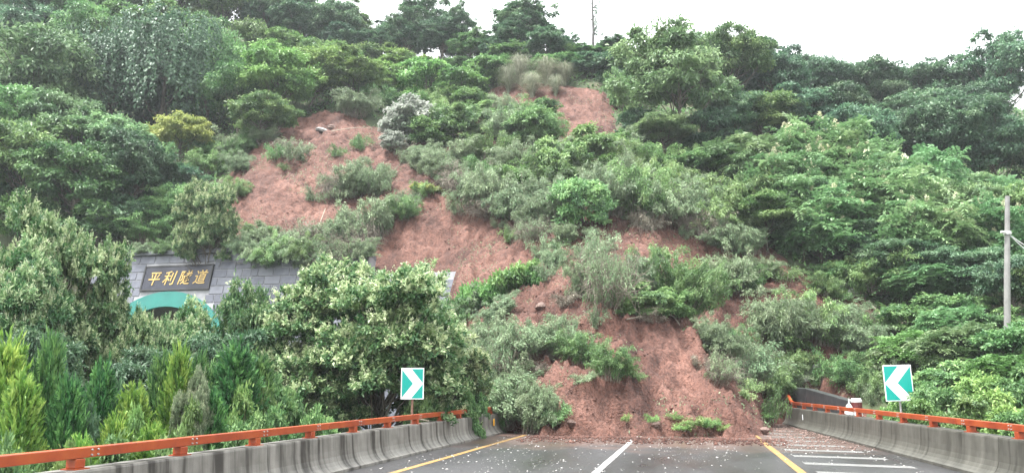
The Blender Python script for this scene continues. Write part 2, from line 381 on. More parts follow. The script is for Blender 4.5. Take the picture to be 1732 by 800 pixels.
ANCH += [(-5.5,25.4,-.1),(-2,25.0,-.1),(1.5,25.0,-.1),(2.9,29,-.1),(3.7,35,0.0),(5.6,35,.2),(6.2,30,0.1),
         (0,12,-.3),(0,0,-.3),(-4,18,-.3),(3,18,-.3),(8,20,.1),(8,10,-.1),(9.5,29,.8),(14,22,1.2),(16,10,1.0),(20,26,2.8),
         (-33,42.2,9.0),(-28,42.2,9.0),(-24,42.2,8.9),(-20,42.2,8.6),(-16,42.2,8.0),(-13,42.2,8.3),(-12,40.6,7.9),(-9,37,5.0),(-8,31,2.6)]
for u, z in ((-400, 56), (100, 58), (500, 44), (850, 29), (1100, 27), (1400, 29), (1700, 29), (2100, 30)):
    p = at(u, 200, 135); ANCH.append((p[0], p[1], z))
ANCH = np.array(ANCH)
def _tps():
    P = ANCH[:, :2]; n = len(P)
    d2 = ((P[:, None] - P[None]) ** 2).sum(-1)
    K = np.where(d2 > 0, d2 * np.log(d2 + 1e-12), 0) * 0.5 + np.eye(n) * 2.0
    Q = np.c_[np.ones(n), P]
    A = np.block([[K, Q], [Q.T, np.zeros((3, 3))]])
    return np.linalg.solve(A, np.r_[ANCH[:, 2], np.zeros(3)])
_W = _tps()
def tps(x, y):
    x = np.asarray(x, float); y = np.asarray(y, float); sh = x.shape
    x = x.ravel(); y = y.ravel(); out = np.empty(len(x))
    for s in range(0, len(x), 20000):
        d2 = (x[s:s+20000, None] - ANCH[None, :, 0])**2 + (y[s:s+20000, None] - ANCH[None, :, 1])**2
        out[s:s+20000] = (np.where(d2 > 0, d2 * np.log(d2 + 1e-12), 0) * 0.5) @ _W[:-3] + _W[-3] + _W[-2]*x[s:s+20000] + _W[-1]*y[s:s+20000]
    return out.reshape(sh)
def sdist(x, y, poly):
    """signed distance to polygon, positive inside"""
    x = np.asarray(x, float); y = np.asarray(y, float)
    d = np.full(x.shape, 1e9); ins = np.zeros(x.shape, bool)
    n = len(poly)
    for i in range(n):
        x0, y0 = poly[i]; x1, y1 = poly[(i+1) % n]
        ex, ey = x1-x0, y1-y0
        t = np.clip(((x-x0)*ex + (y-y0)*ey) / (ex*ex+ey*ey+1e-9), 0, 1)
        d = np.minimum(d, np.hypot(x-x0-t*ex, y-y0-t*ey))
        c = ((y0 > y) != (y1 > y)) & (x < (x1-x0)*(y-y0)/((y1-y0) if y1 != y0 else 1e-9) + x0)
        ins ^= c
    return np.where(ins, d, -d)
ROADP = [(-7.1,-70),(8.0,-70),(5.9,20),(4.9,37.5),(3.7,37.5),(2.7,28.0),(1.8,26.7),(-5.0,26.7),(-6.0,27.6),(-7.0,28.2)]
def xedge(y): return np.interp(y, [24, 27.5, 33, 41.5], [-6.2, -7.0, -8.6, -12.4])
def height(x, y):
    x = np.asarray(x, float); y = np.asarray(y, float)
    h = tps(x, y)
    # far outside the picture the slope levels out
    h = np.clip(h, -1.5, 62)
    # sunken ground left of the road, in front of the tunnel portal
    low = -1.1 + 0.25 * np.sin(x*0.35) * np.cos(y*0.3)
    xe = xedge(y)
    side = np.clip((x - (xe - 3.2)) / 3.2, 0, 1)
    front = np.clip((y - 40.5) / 1.3, 0, 1)
    k = np.maximum(side, front)
    near = np.clip((y - 24.0) / 2.0, 0, 1)
    k = np.where(x < -6.9, np.where(y < 26, np.maximum(front, side*near), k), 1.0)
    h = low + (h - low) * k
    h = np.where((y < 5) & (x < -6.9), np.minimum(h, low), h)
    h = np.where(y < 5, np.minimum(h, 0.6 + 0.2*np.abs(x)*0), h)
    sdv = sdist(x, y, ROADP)
    h = np.minimum(h, -0.25 + np.maximum(0, -sdv) * 1.25)
    return h
def ground(x, y): return float(height(np.array([x]), np.array([y]))[0])
def cast_soil(u, v):
    """where the view ray of a photo pixel meets the loose soil of the slide"""
    a, b = ray(u, v); D = np.arange(23.0, 90.0, 0.15)
    X = CY*a*D - SY*D; Y = SY*a*D + CY*D
    zs, ms = slide_height(X, Y); zz = np.where(ms > 0.05, np.maximum(zs, height(X, Y) - 0.6), height(X, Y))
    g = zz - (CAM_Z + b*D); i = np.argmax(g > 0) if (g > 0).any() else len(D) - 1
    return np.array((X[i], Y[i], zz[i])), D[i]
def cast(u, v, d0=14.0, d1=140.0):
    """where the view ray of a photo pixel meets the ground"""
    a, b = ray(u, v); D = np.arange(d0, d1, 0.2)
    X = CY*a*D - SY*D; Y = SY*a*D + CY*D
    g = height(X, Y) - (CAM_Z + b*D)
    i = np.argmax(g > 0) if (g > 0).any() else len(D) - 1
    return np.array((X[i], Y[i], height(X[i:i+1], Y[i:i+1])[0])), D[i]

# hillside sheet
def axis(segs):
    out = []
    for a, b, s in segs: out += list(np.arange(a, b, s))
    out.append(segs[-1][1]); return np.array(out)
gx = axis([(-190,-70,8),(-70,60,0.9),(60,190,8)]); gy = axis([(-70,0,6),(0,100,0.8),(100,230,8)])
GX, GY = np.meshgrid(gx, gy)
GZ = height(GX, GY) + np.where(GY > 30, fbm(GX*0.4, GY*0.4, 3)*0.5, 0.0) * (sdist(GX, GY, ROADP) < -2)
def grid_faces(ny, nx, keep=None):
    i = np.arange(ny*nx).reshape(ny, nx)
    f = np.stack([i[:-1,:-1], i[:-1,1:], i[1:,1:], i[1:,:-1]], -1).reshape(-1, 4)
    if keep is not None: f = f[keep[f].any(1)]
    return f
# the loose soil of the slide
SLIDE_PX = [(880,735),(820,640),(790,540),(740,480)]
slide_poly = [(-5.3,26.2)] + [tuple(cast(u,v)[0][:2]) for u, v in ((815,640),(790,560))] + [(-12.0,37.8),(-12.5,40.9),(-13.2,41.1),(-17.4,41.0),(-17.6,42.2),(-24.5,42.2)]
slide_poly += [tuple(cast(u,v)[0][:2]) for u, v in ((330,400),(375,310),(430,245),(490,205),(560,188),(640,205),(740,240),(830,150),(870,140),(950,140),(1030,155),(1060,240),(1170,290),(1260,390),(1350,450),(1460,500),(1530,560),(1500,620),(1475,655))]
slide_poly += [(6.3,33.0),(5.2,37.0),(3.6,36.6),(2.7,28.6),(1.9,25.9),(0.6,25.6),(-1.5,25.95),(-3.4,25.7)]
sdg = sdist(GX, GY, slide_poly)
GZ = GZ - np.clip(sdg, 0, 1.5) * 0.6
mobj_ground = mobj('hillside', mesh_np('hillside', np.stack([GX, GY, GZ], -1).reshape(-1, 3), grid_faces(*GX.shape), M['floor'], smooth=True))
tag(mobj_ground, kind='structure')

def slide_height(x, y):
    sdv = sdist(x, y, slide_poly)
    wob = fbm(x*0.9, y*0.9, 3)*0.9
    m = np.clip((sdv + wob*0.6) / 1.0, -0.3, 1)
    h = height(x, y)
    flow = fbm(x*0.22+5, y*0.10, 3)                       # long down-slope ribs
    lump = fbm(x*0.8, y*0.8, 5, 0.55)
    fine = fbm(x*3.2+40, y*2.6, 4, 0.6)
    ridge = np.abs(fbm(x*1.5+9, y*1.5+4, 3))
    toe = np.exp(-((y - 29) / 9)**2)
    z = h - 0.18 + 0.40*m + m.clip(0, 1)*(0.7*flow + (0.45+0.30*toe)*lump + (0.20+0.22*toe)*fine - (0.75+0.50*toe)*(ridge - 0.1))
    return z, m
sx = np.arange(-33, 20, 0.13); sy = np.arange(24.5, 76, 0.13)
SX, SY_ = np.meshgrid(sx, sy)
SZ, SM = slide_height(SX, SY_)
keep = (SM > -0.25).ravel()
F = grid_faces(*SX.shape, keep)
used = np.unique(F); remap = np.zeros(SX.size, np.int64); remap[used] = np.arange(len(used))
V = np.stack([SX, SY_, SZ], -1).reshape(-1, 3)[used]
slide = mobj('landslide_soil', mesh_np('landslide_soil', V, remap[F], M['soil'], smooth=True))
tag(slide, kind='structure')
def slide_top(x, y):
    z, m = slide_height(np.array([x]), np.array([y])); g = ground(x, y)
    return float(z[0]) if m[0] > 0.3 else max(float(z[0]), g) if m[0] > 0.05 else g

# ------------------------------------------------------------------ road
def sheet(name, pts, z, mat, parent=None, cuts=0):
    me = bpy.data.meshes.new(name); me.from_pydata([(x, y, z) for x, y in pts], [], [tuple(range(len(pts)))]); me.materials.append(mat)
    return mobj(name, me, parent)
def rfoot(y): return 3.75 + (36.0 - y) * 0.058       # right barrier foot line
mb = MB()
rp_ = [(-6.62,-60),(rfoot(-60)+0.15,-60),(rfoot(39)+0.15,39),(-6.62,39)]
mb.add([(x,y,0) for x,y in rp_]+[(x,y,-0.5) for x,y in rp_], [(0,1,2,3),(4,7,6,5),(0,4,5,1),(1,5,6,2),(2,6,7,3),(3,7,4,0)])
road = tag(mb.obj('road', M['road']), kind='structure')
def stripe(name, x0, x1, y0, y1, mat, z=0.004):
    n = 24; pts = []
    me = MB(); ys = np.linspace(y0, y1, n+1)
    vv = []; ff = []
    for i, y in enumerate(ys):
        j = [prng.uniform(-.006,.006) for _ in range(2)]
        vv += [(x0+j[0], y, z), (x1+j[1], y, z)]
        if i: ff.append((2*i-2, 2*i-1, 2*i+1, 2*i))
    me.add(vv, ff); o = me.obj(name, mat, road); return o
stripe('edge_line', -5.61, -5.45, -10, 27, M['pyellow'])
stripe('edge_line', 1.84, 2.00, -10, 30, M['pyellow'])
stripe('lane_line', -1.92, -1.77, 11.0, 27, M['pwhite'])
stripe('lane_line', -1.92, -1.77, -4.0, 2.0, M['pwhite'])
# worn hatching between the right edge line and the barrier
for i in range(11):
    y0 = 12.4 + i*1.9
    xe = rfoot(y0) - 0.55
    mh = MB(); w = 0.34; k = -0.22
    mh.add([(2.2, y0, .004), (xe, y0 + k*(xe-2.2), .004), (xe, y0+w*1.5 + k*(xe-2.2), .004), (2.2, y0+w*1.5, .004)], [(0,1,2,3)])
    mh.obj('hatch_line', M['pfaint'], road)
# ------------------------------------------------------------------ barriers with orange rail
PROF = [(0,0),(0.0,0.055),(0.045,0.085),(0.095,0.135),(0.135,0.20),(0.165,0.29),(0.18,0.40),(0.195,0.64),(0.205,0.668),(0.50,0.668),(0.52,0.60),(0.52,-0.45),(0.05,-0.45)]   # a away from road, b up
def barrier(name, p0, p1, side, mat, label, joints, hs=1.0):
    root = empty(name, (*p0, 0)); tag(root, label, 'barrier')
    d = Vector((p1[0]-p0[0], p1[1]-p0[1], 0)); L_ = d.length; d.normalize()
    a = Vector((d.y, -d.x, 0)) * side
    n = max(1, int(L_ / joints)); s = L_ / n
    for i in range(n):
        m = MB(); g = 0.008
        steps = 5
        m.sweep([(pa, pb*hs) for pa, pb in PROF], [(d*(i*s+g + (s-2*g)*t/steps), a, Vector((0,0,1))) for t in range(steps+1)])
        m.obj('concrete_section', mat, root)
    return root, d, a, L_
RZ0, RZ1 = 0.785, 0.902
def rail(name, base, d, a, L_, label, post_s, first, gaps, end_curl=False, lift=0.0):
    root = empty(name, (base[0], base[1], 0.668 + lift)); tag(root, label, 'guard rail', 'orange rails on the barriers')
    off = a * 0.36; zb = RZ0 - 0.668; zt = RZ1 - 0.668
    prof = [(-0.055, zb), (0.055, zb), (0.055, zt), (-0.055, zt)]
    cuts = [0] + gaps + [L_]
    for i in range(len(cuts)-1):
        m = MB(); s0 = cuts[i] + (0.012 if i else 0); s1 = cuts[i+1]
        pth = [(d*(s0 + (s1-s0)*t/4) + off, a, Vector((0,0,1))) for t in range(5)]
        if end_curl and i == len(cuts)-2:
            pth = pth[:4]
            for ds, dz in ((0.0,0.0),(0.5,0.06),(0.9,0.22),(1.15,0.28),(1.5,0.24),(2.0,0.05),(2.4,-0.12)):
                pth.append((d*(s1-0.9+ds) + off + Vector((0,0,dz)), a, Vector((0,0,1))))
        m.sweep(prof, pth); m.obj('rail_beam', M['orange'], root, bevel=0.010)
    k = 0; s = first
    pm = None
    while s < L_ - 0.1:
        if pm is None:
            m = MB(); m.box(-0.065, 0.065, -0.075, 0.075, 0.012, zb - 0.003)
            pm = m.mesh('post', M['orange'], bevel=0.008)
            m = MB(); m.box(-0.10, 0.10, -0.11, 0.11, 0.0, 0.012); bpm = m.mesh('base_plate', M['orange'])
            m = MB(); m.tube([(0,0,0),(0.018,0,0)], 0.011, 6)
            bom = m.mesh('bolt', M['paleston'])
        po = mobj('post', pm, root); po.location = d*s + off
        po.rotation_euler.z = math.atan2(d.x, -d.y) * 0 + math.atan2(a.y, a.x)
        mobj('base_plate', bpm, po)
        for by in (0.17, 0.27):
            for bz in (zb+0.03, zt-0.03):
                bo = mobj('bolt', bom, root); bo.location = d*(s+by) + off - a*0.072 + Vector((0, 0, bz)); bo.rotation_euler.z = po.rotation_euler.z
        s += post_s
    return root
bl, dl, al, Ll = barrier('concrete_barrier', (-6.45, 1.5), (-6.45, 27.8), -1, M['bar_l'], 'pale concrete barrier with dark rain streaks on the left of the road', 5.0)
rail('guard_rail', (-6.45, 1.5), dl, al, Ll, 'orange steel rail bolted on the left barrier beside the flowering trees', 1.92, 0.80, [5.05, 13.0, 20.5])
br, dr, ar, Lr = barrier('concrete_barrier', (rfoot(1.5), 1.5), (rfoot(37.2), 37.2), 1, M['bar_r'], 'dark weathered concrete barrier on the right of the hatched shoulder', 6.0, 1.08)
rail('guard_rail', (rfoot(1.5), 1.5), dr, ar, Lr, 'orange steel rail on the right barrier, bent up at its far end', 2.08, 1.35, [8.0, 16.5, 25.0], end_curl=True, lift=0.054)
m = MB(); m.box(-0.02, 0.0, -0.05, 0.05, 0.30, 0.52); o = m.obj('reflector', M['yelref'], bl, bevel=0.004); o.location = (-0.10, 25.3, 0)
m = MB(); m.box(-0.02, 0.0, -0.05, 0.05, 0.34, 0.54); o = m.obj('reflector', M['reflw'], br, bevel=0.004)
o.location = dr*(33.0-1.5) + ar*0.10

# ------------------------------------------------------------------ chevron signs
def chevron_sign(loc, top_lean, direction, label, w, h, rotz, zbot, postmat):
    root = empty('chevron_sign', loc, (0, top_lean, rotz)); tag(root, label, 'road sign', 'chevron signs behind the barriers')
    m = MB(); m.box(-w/2, w/2, -0.012, 0.012, zbot, zbot+h); pl = m.obj('sign_plate', M['reflw'], root, bevel=0.006)
    b = 0.028; z0, z1 = zbot+b, zbot+h-b; zm = (z0+z1)/2; x0, x1 = -w/2+b, w/2-b
    s = direction   # +1 points right
    def sx_(p): return p * s
    yf = -0.0145
    def face(name, pts):
        m = MB(); q = [(sx_(x), yf, z) for x, z in pts]
        if s < 0: q = q[::-1]
        q2 = [(x, -0.0122, z) for x, y, z in q]; n = len(q)
        m.add(q + q2, [tuple(range(n))] + [(i, i+n, (i+1) % n + n, (i+1) % n) for i in range(n)])
        m.obj(name, M['reflt'], pl)
    aw = (x1-x0)*0.46
    face('teal_panel', [(x0, z0+0.02), (x0, z1-0.02), (x1-aw-0.005, zm)])
    face('teal_panel', [(x0+aw-0.0, z1), (x1, z1), (x1, zm+0.015)])
    face('teal_panel', [(x0+aw-0.0, z0), (x1, zm-0.015), (x1, z0)])
    m = MB(); m.tube([(0, 0.045, 0), (0, 0.045, zbot+h*0.85)], 0.032, 10); m.obj('sign_post', postmat, root, smooth=False)
    for zz in (0.25, 0.75):
        m = MB(); m.box(-0.06, 0.06, 0.0125, 0.085, zbot+h*zz-0.02, zbot+h*zz+0.02); m.obj('bracket', M['steel'], root)
    return root
def sign_at(u0, u1, v0, v1, D):
    p = at((u0+u1)/2, v1, D); q = at((u0+u1)/2, v0, D); w = (at(u1, v1, D) - at(u0, v1, D)); return p, q[2]-p[2], float(np.hypot(w[0], w[1]))
p, hh, ww = sign_at(677.5, 716.5, 622, 675, 21.7)
gz = ground(p[0], p[1])
chevron_sign((p[0], p[1], gz), 0, 1, 'teal and white chevron sign pointing right, in front of the flowering tree', ww, hh, YAW*0.9, p[2]-gz, M['rustpost'])
p, hh, ww = sign_at(1502, 1548, 617, 678, 24.0)
gz = ground(p[0], p[1])
chevron_sign((p[0], p[1], gz), R(-1.5), -1, 'teal and white chevron sign pointing left, tilted behind the right barrier', ww, hh, YAW*0.4, p[2]-gz, M['steel'])

# ------------------------------------------------------------------ tunnel portal
PX0, PX1, PB = -33.6, -11.6, 0.25
ptl = empty('tunnel_portal', (0, 38.95, 0), (-math.atan(PB), 0, 0)); tag(ptl, 'grey stone tunnel portal with green arch and gold lettered plaque, partly buried', 'tunnel portal')
SL = math.sqrt(1 + PB*PB)      # along-face length per metre of height
def topz(x): return (9.15 if x < -24.2 else (8.75 if x < -17.2 else 7.62)) * SL
ACX, ACZ, AR0, AR1 = -29.15, 2.55*SL, 3.62, 4.5
def arch_pts(r, n=28): return [(ACX + r*math.cos(math.pi*(1 - i/n)), ACZ + r*math.sin(math.pi*(1 - i/n))) for i in range(n+1)]
m = MB()      # backing wall with the arched opening
def wallpiece(x0, x1, z0, z1): m.box(x0, x1, 0.0, 1.0, z0, z1)
wallpiece(PX0, ACX-AR0, -1.5, topz(-30)); wallpiece(ACX+AR0, -24.2, -1.5, topz(-30)); wallpiece(-24.2, -17.2, -1.5, topz(-20)); wallpiece(-17.2, PX1, -1.5, topz(-14))
ap = arch_pts(AR0)
for (xa, za), (xb, zb_) in zip(ap[:-1], ap[1:]):
    m.add([(xa,0,za),(xb,0,zb_),(xb,0,topz(-30)),(xa,0,topz(-30)),(xa,1,za),(xb,1,zb_),(xb,1,topz(-30)),(xa,1,topz(-30))],
          [(0,1,2,3),(4,7,6,5),(0,4,5,1),(3,2,6,7)])
m.obj('backing_wall', M['mortar'], ptl)
m = MB()
for (xa, za), (xb, zb_) in zip(ap[:-1], ap[1:]): m.add([(xa,0.02,za),(xb,0.02,zb_),(xb,14,zb_),(xa,14,za)], [(0,3,2,1)])
m.add([(ACX-AR0,0.02,-1.5),(ACX-AR0,14,-1.5),(ACX-AR0,14,ACZ),(ACX-AR0,0.02,ACZ)], [(0,1,2,3)]); m.add([(ACX+AR0,0.02,-1.5),(ACX+AR0,14,-1.5),(ACX+AR0,14,ACZ),(ACX+AR0,0.02,ACZ)], [(0,3,2,1)])
m.add([(x,14,z) for x, z in ap] + [(ACX+AR0,14,-1.5),(ACX-AR0,14,-1.5)], [tuple(range(len(ap)+2))])
m.obj('tunnel_lining', M['lining'], ptl)
m = MB()
for r0, r1, y0, y1 in ((AR0-0.03, AR1, -0.16, 0.02),):
    ai, ao = arch_pts(r0), arch_pts(r1)
    ai = [(ACX-r0, -1.2)] + ai + [(ACX+r0, -1.2)]; ao = [(ACX-r1, -1.2)] + ao + [(ACX+r1, -1.2)]
    for i in range(len(ai)-1):
        a0, a1, b0, b1 = ai[i], ai[i+1], ao[i], ao[i+1]
        m.add([(a0[0],y0,a0[1]),(a1[0],y0,a1[1]),(b1[0],y0,b1[1]),(b0[0],y0,b0[1]),(a0[0],y1,a0[1]),(a1[0],y1,a1[1]),(b1[0],y1,b1[1]),(b0[0],y1,b0[1])],
              [(0,1,2,3),(3,2,6,7),(0,4,5,1)])
m.obj('arch_band', M['teal'], ptl)
# plaque
QX0, QX1, QZ0, QZ1 = -31.05, -26.75, 7.08*SL, 8.42*SL
m = MB(); m.box(QX0, QX1, -0.10, 0.02, QZ0, QZ1); plq = m.obj('plaque', M['slab'], ptl, bevel=0.01)
m = MB(); fw = 0.09
for x0, x1, z0, z1 in ((QX0-fw, QX1+fw, QZ1, QZ1+fw), (QX0-fw, QX1+fw, QZ0-fw, QZ0), (QX0-fw, QX0, QZ0, QZ1), (QX1, QX1+fw, QZ0, QZ1)):
    m.box(x0, x1, -0.13, 0.02, z0+0.001, z1-0.001)
m.obj('plaque_frame', M['black'], plq)
def glyph(ch, cx, cz, size):
    c = bpy.data.curves.new('glyph', 'FONT'); c.body = ch; c.size = size; c.extrude = 0.012; c.offset = 0.006; c.align_x = 'CENTER'; c.shear = 0.22
    o = bpy.data.objects.new('glyph', c); COL.objects.link(o); o.scale = (0.86, 1.0, 1.0)
    dg = bpy.context.evaluated_depsgraph_get(); me = bpy.data.meshes.new_from_object(o.evaluated_get(dg)); bpy.data.objects.remove(o)
    me.transform(Matrix.Scale(0.88, 4, (1,0,0))); me.materials.clear(); me.materials.append(M['gold'])
    g = mobj('character', me, plq); g.rotation_euler = (R(90), 0, 0); g.location = (cx, -0.115, cz)
for i, ch in enumerate('平利隧道'): glyph(ch, QX0 + 0.66 + i*1.0, QZ0 + 0.33, 0.92)
# masonry courses
BW, BH, JT = 0.98, 0.50, 0.05
bmesh_cache = {}
def block_mesh(w):
    key = round(w, 2)
    if key not in bmesh_cache:
        mm = MB(); mm.box(0, key, -0.035, 0.01, 0, BH-JT); bmesh_cache[key] = mm.mesh('stone_block', M['block'], bevel=0.008)
    return bmesh_cache[key]
row = 0; z = topz(-30) - BH + 0.02
nb = 0
STEPS = (-24.2, -17.2)
while z > 2.3:
    x = PX0 + 0.03 - (0.5*BW if row % 2 else 0)
    while x < PX1 - 0.1:
        spans = [(max(x, PX0 + 0.02), min(x + BW - JT, PX1 - 0.02))]
        cuts = [(c - JT*0.5, c + JT*0.5) for c in STEPS]
        if z + BH > QZ0 - fw and z < QZ1 + fw: cuts.append((QX0 - fw - 0.02, QX1 + fw + 0.02))
        zz_ = min(max(ACZ, z), z + BH) - ACZ
        hw = math.sqrt(max(0, (AR1 - 0.03)**2 - (z - ACZ)**2)) if z > ACZ else AR1 - 0.03
        if z < ACZ + AR1 - 0.03: cuts.append((ACX - hw, ACX + hw))
        for c0, c1 in cuts:
            spans = [t for a, b in spans for t in ((a, min(b, c0)), (max(a, c1), b)) if t[1] - t[0] > 0.1]
        for a, b in spans:
            if z + BH > topz((a + b)/2) + 0.03: continue
            b_ = mobj('stone_block', block_mesh(b - a), ptl); b_.location = (a, prng.uniform(-0.012, 0.006), z); nb += 1
        x += BW
    z -= BH; row += 1
zlow = z + BH - 0.01
for x0, x1 in ((PX0, ACX - AR1 + 0.02), (ACX + AR1 - 0.02, PX1)):
    m = MB(); m.box(x0 + 0.01, x1, -0.03, 0.01, -1.4, zlow - JT); m.obj('plinth', M['block'], ptl)
# coping stones and end pier
def coping(x0, x1, z, name='coping'):
    n = max(1, round((x1-x0)/1.6)); s = (x1-x0)/n
    for i in range(n):
        m = MB(); m.box(x0+i*s+0.006, x0+(i+1)*s-0.006, -0.22, 1.05, z+0.003, z+0.26); m.obj(name, M['coping'], ptl, bevel=0.012)
coping(PX0, -24.2, topz(-30)); coping(-24.2, -17.2, topz(-20))
m = MB(); m.box(PX0-0.95, PX0-0.004, -0.18, 1.0, -1.5, topz(-30)+0.25); pier = m.obj('end_pier', M['block'], ptl, bevel=0.01)
m = MB(); m.box(PX0-1.1, PX0+0.12, -0.35, 1.1, topz(-30)+0.263, topz(-30)+0.46); m.obj('pier_cap', M['coping'], pier, bevel=0.02)
m = MB(); m.box(-24.75, -23.95, -0.2, 1.02, topz(-30)+0.268, topz(-30)+0.50); m.obj('pier_cap', M['coping'], ptl, bevel=0.02)

# ------------------------------------------------------------------ dark retaining wall, drum and flat paving behind the right rail
A = at(1440, 679, 30); B = at(1362, 657, 34.5); C_ = at(1328, 654, 37.5)
m = MB()
pts = [A, B, C_]
for (p, q) in ((A, B), (B, C_)):
    dv = np.array((q[1]-p[1], -(q[0]-p[0]), 0)); dv = dv/np.linalg.norm(dv)*0.35
    v8 = [(p[0],p[1],-0.6),(q[0],q[1],-0.6),(q[0]+dv[0],q[1]+dv[1],-0.6),(p[0]+dv[0],p[1]+dv[1],-0.6),(p[0],p[1],p[2]),(q[0],q[1],q[2]),(q[0]+dv[0],q[1]+dv[1],q[2]),(p[0]+dv[0],p[1]+dv[1],p[2])]
    m.add(v8, [(0,3,2,1),(4,5,6,7),(0,1,5,4),(1,2,6,5),(2,3,7,6),(3,0,4,7)])
tag(m.obj('retaining_wall', M['darkwall'], bevel=0.02), 'wet black concrete retaining wall behind the bent end of the right rail', 'wall')
m = MB(); m.add([(5.3,13,0.02),(7.6,13,0.02),(6.4,36,0.02),(4.55,36,0.02),(5.3,13,-0.4),(7.6,13,-0.4),(6.4,36,-0.4),(4.55,36,-0.4)], [(0,1,2,3),(4,7,6,5),(0,4,5,1),(1,5,6,2),(2,6,7,3),(3,7,4,0)])
tag(m.obj('pavement', M['paving']), kind='structure')
p = at(1450, 700, 29.0); dz = at(1450, 673, 29.0)[2]
dr_ = empty('drum', (p[0], p[1], 0.02)); tag(dr_, 'white plastic drum with dark red band behind the right rail', 'drum')
hd = dz - 0.02
m = MB(); rr = 0.18
m.tube([(0,0,0),(0,0,0.04),(0,0,hd*0.62)], [rr*0.94, rr, rr], 20); m.obj('drum_body', M['white'], dr_, smooth=False)
m = MB(); m.tube([(0,0,hd*0.62),(0,0,hd*0.66),(0,0,hd*0.86),(0,0,hd*0.88)], [rr*1.01, rr*1.03, rr*1.03, rr*1.01], 20); m.obj('drum_band', M['maroon'], dr_)
m = MB(); m.tube([(0,0,hd*0.88),(0,0,hd*0.93),(0,0,hd)], [rr*1.05, rr*1.05, rr*0.86], 20); m.obj('drum_lid', M['white'], dr_)
p = at(1437, 700, 28.4)
sk = empty('sack', (p[0], p[1], 0.02)); tag(sk, 'small white sack slumped against the white drum', 'sack')
hs_ = at(1437, 681, 28.4)[2]
bm = bmesh.new(); bmesh.ops.create_icosphere(bm, subdivisions=3, radius=1)
for v in bm.verts:
    n_ = 0.12*math.sin(5*v.co.x+3*v.co.z) + 0.08*math.cos(7*v.co.y)
    v.co = Vector((v.co.x*0.17*(1+n_), v.co.y*0.15*(1+n_), (v.co.z+0.95)*hs_*0.5*(1-0.1*abs(n_))))
me = bpy.data.meshes.new('sack_body'); bm.to_mesh(me); bm.free(); me.materials.append(M['white'])
for f in me.polygons: f.use_smooth = True
mobj('sack_body', me, sk)
m = MB(); m.tube([(0,0,hs_*0.93),(0.01,0,hs_*1.02),(0.03,0,hs_*1.12)], [0.03,0.025,0.05], 8); m.obj('sack_neck', M['white'], sk)

# ------------------------------------------------------------------ utility pole
bp, D_ = cast(1697, 566)
D_ = 32.0; b0 = at(1696.5, 560, D_); t0 = at(1704, 332, D_)
pole = empty('utility_pole', (b0[0], b0[1], ground(b0[0], b0[1]))); tag(pole, 'thin leaning grey concrete pole at the right edge of the hillside', 'utility pole')
tv = Vector(t0) - Vector(pole.location)
m = MB(); m.tube([(0,0,-0.3), tv*0.5, tv], [0.135, 0.115, 0.09], 12); m.obj('shaft', M['polecon'], pole, smooth=False)
cz = tv * 0.775
m = MB(); m.tube([cz - Vector((0,0,0.06)), cz + Vector((0,0,0.06))], 0.15, 12); m.tube([cz + Vector((-0.1,-0.1,0)), cz + Vector((-0.28,-0.16,0.03))], 0.05, 8); m.obj('clamp', M['white'], pole)
for dx, dzz in ((2.6,-2.9),(2.2,-1.7)):
    m = MB(); pts = [cz + Vector((dx*t, -0.8*t, dzz*t - 0.9*t*(1-t))) for t in np.linspace(0,1,9)]
    m.tube(pts, 0.014, 5); m.obj('wire', M['wire'], pole)

# ------------------------------------------------------------------ plant building blocks
def unit(v): return v / (np.linalg.norm(v, axis=-1, keepdims=True) + 1e-9)
def rdir(r, n): return unit(r.normal(size=(n, 3)))
def leaves(P, A_, N_, L, W, tint, fold=0.25, pos=0.45):
    A_ = unit(A_); N_ = unit(N_ - A_*(A_*N_).sum(-1, keepdims=True)); S = np.cross(A_, N_)
    L = np.asarray(L)[:, None]; W = np.asarray(W)[:, None]
    mid = P + A_*L*pos + N_*W*fold
    V = np.stack([P, mid + S*W*0.5, P + A_*L - N_*L*0.08, mid - S*W*0.5], 1).reshape(-1, 3)
    i = np.arange(len(P))[:, None]*4
    F = np.concatenate([i + np.array([[0,1,2]]), i + np.array([[0,2,3]])], 0)
    return V, F, np.repeat(np.clip(tint, 0, 1), 4)
def merge(parts):
    V, F, T, n = [], [], [], 0
    for v, f, t in parts:
        V.append(v); F.append(f + n); T.append(t); n += len(v)
    return np.concatenate(V), np.concatenate(F), np.concatenate(T)
def tubes(lines, sides=5):
    """lines: list of (pts (k,3), radii (k))"""
    V, F, n = [], [], 0
    ang = np.arange(sides) * 2*np.pi/sides
    for pts, rad in lines:
        pts = np.asarray(pts, float); k = len(pts)
        t = unit(np.gradient(pts, axis=0)); up = np.where(np.abs(t[:, 2:3]) > 0.9, [[1.0,0,0]], [[0,0,1.0]])
        a = unit(np.cross(t, up)); b = np.cross(a, t)
        ring = pts[:, None] + (a[:, None]*np.cos(ang)[None, :, None] + b[:, None]*np.sin(ang)[None, :, None]) * np.asarray(rad)[:, None, None]
        V.append(ring.reshape(-1, 3)); i = np.arange(k-1)[:, None]*sides; j = np.arange(sides)[None]
        F.append((np.stack([i+j, i+(j+1) % sides, i+sides+(j+1) % sides, i+sides+j], -1).reshape(-1, 4)) + n); n += k*sides
    return np.concatenate(V), np.concatenate(F)
def curve(r, p0, p1, k=5, sag=0.1, wob=0.05):
    p0 = np.asarray(p0, float); p1 = np.asarray(p1, float); t = np.linspace(0, 1, k)[:, None]; L = np.linalg.norm(p1-p0)
    p = p0 + (p1-p0)*t; p[:, 2] += (sag*L*4*t*(1-t))[:, 0]
    p[1:-1] += r.normal(size=(k-2, 3))*wob*L*0.5
    return p
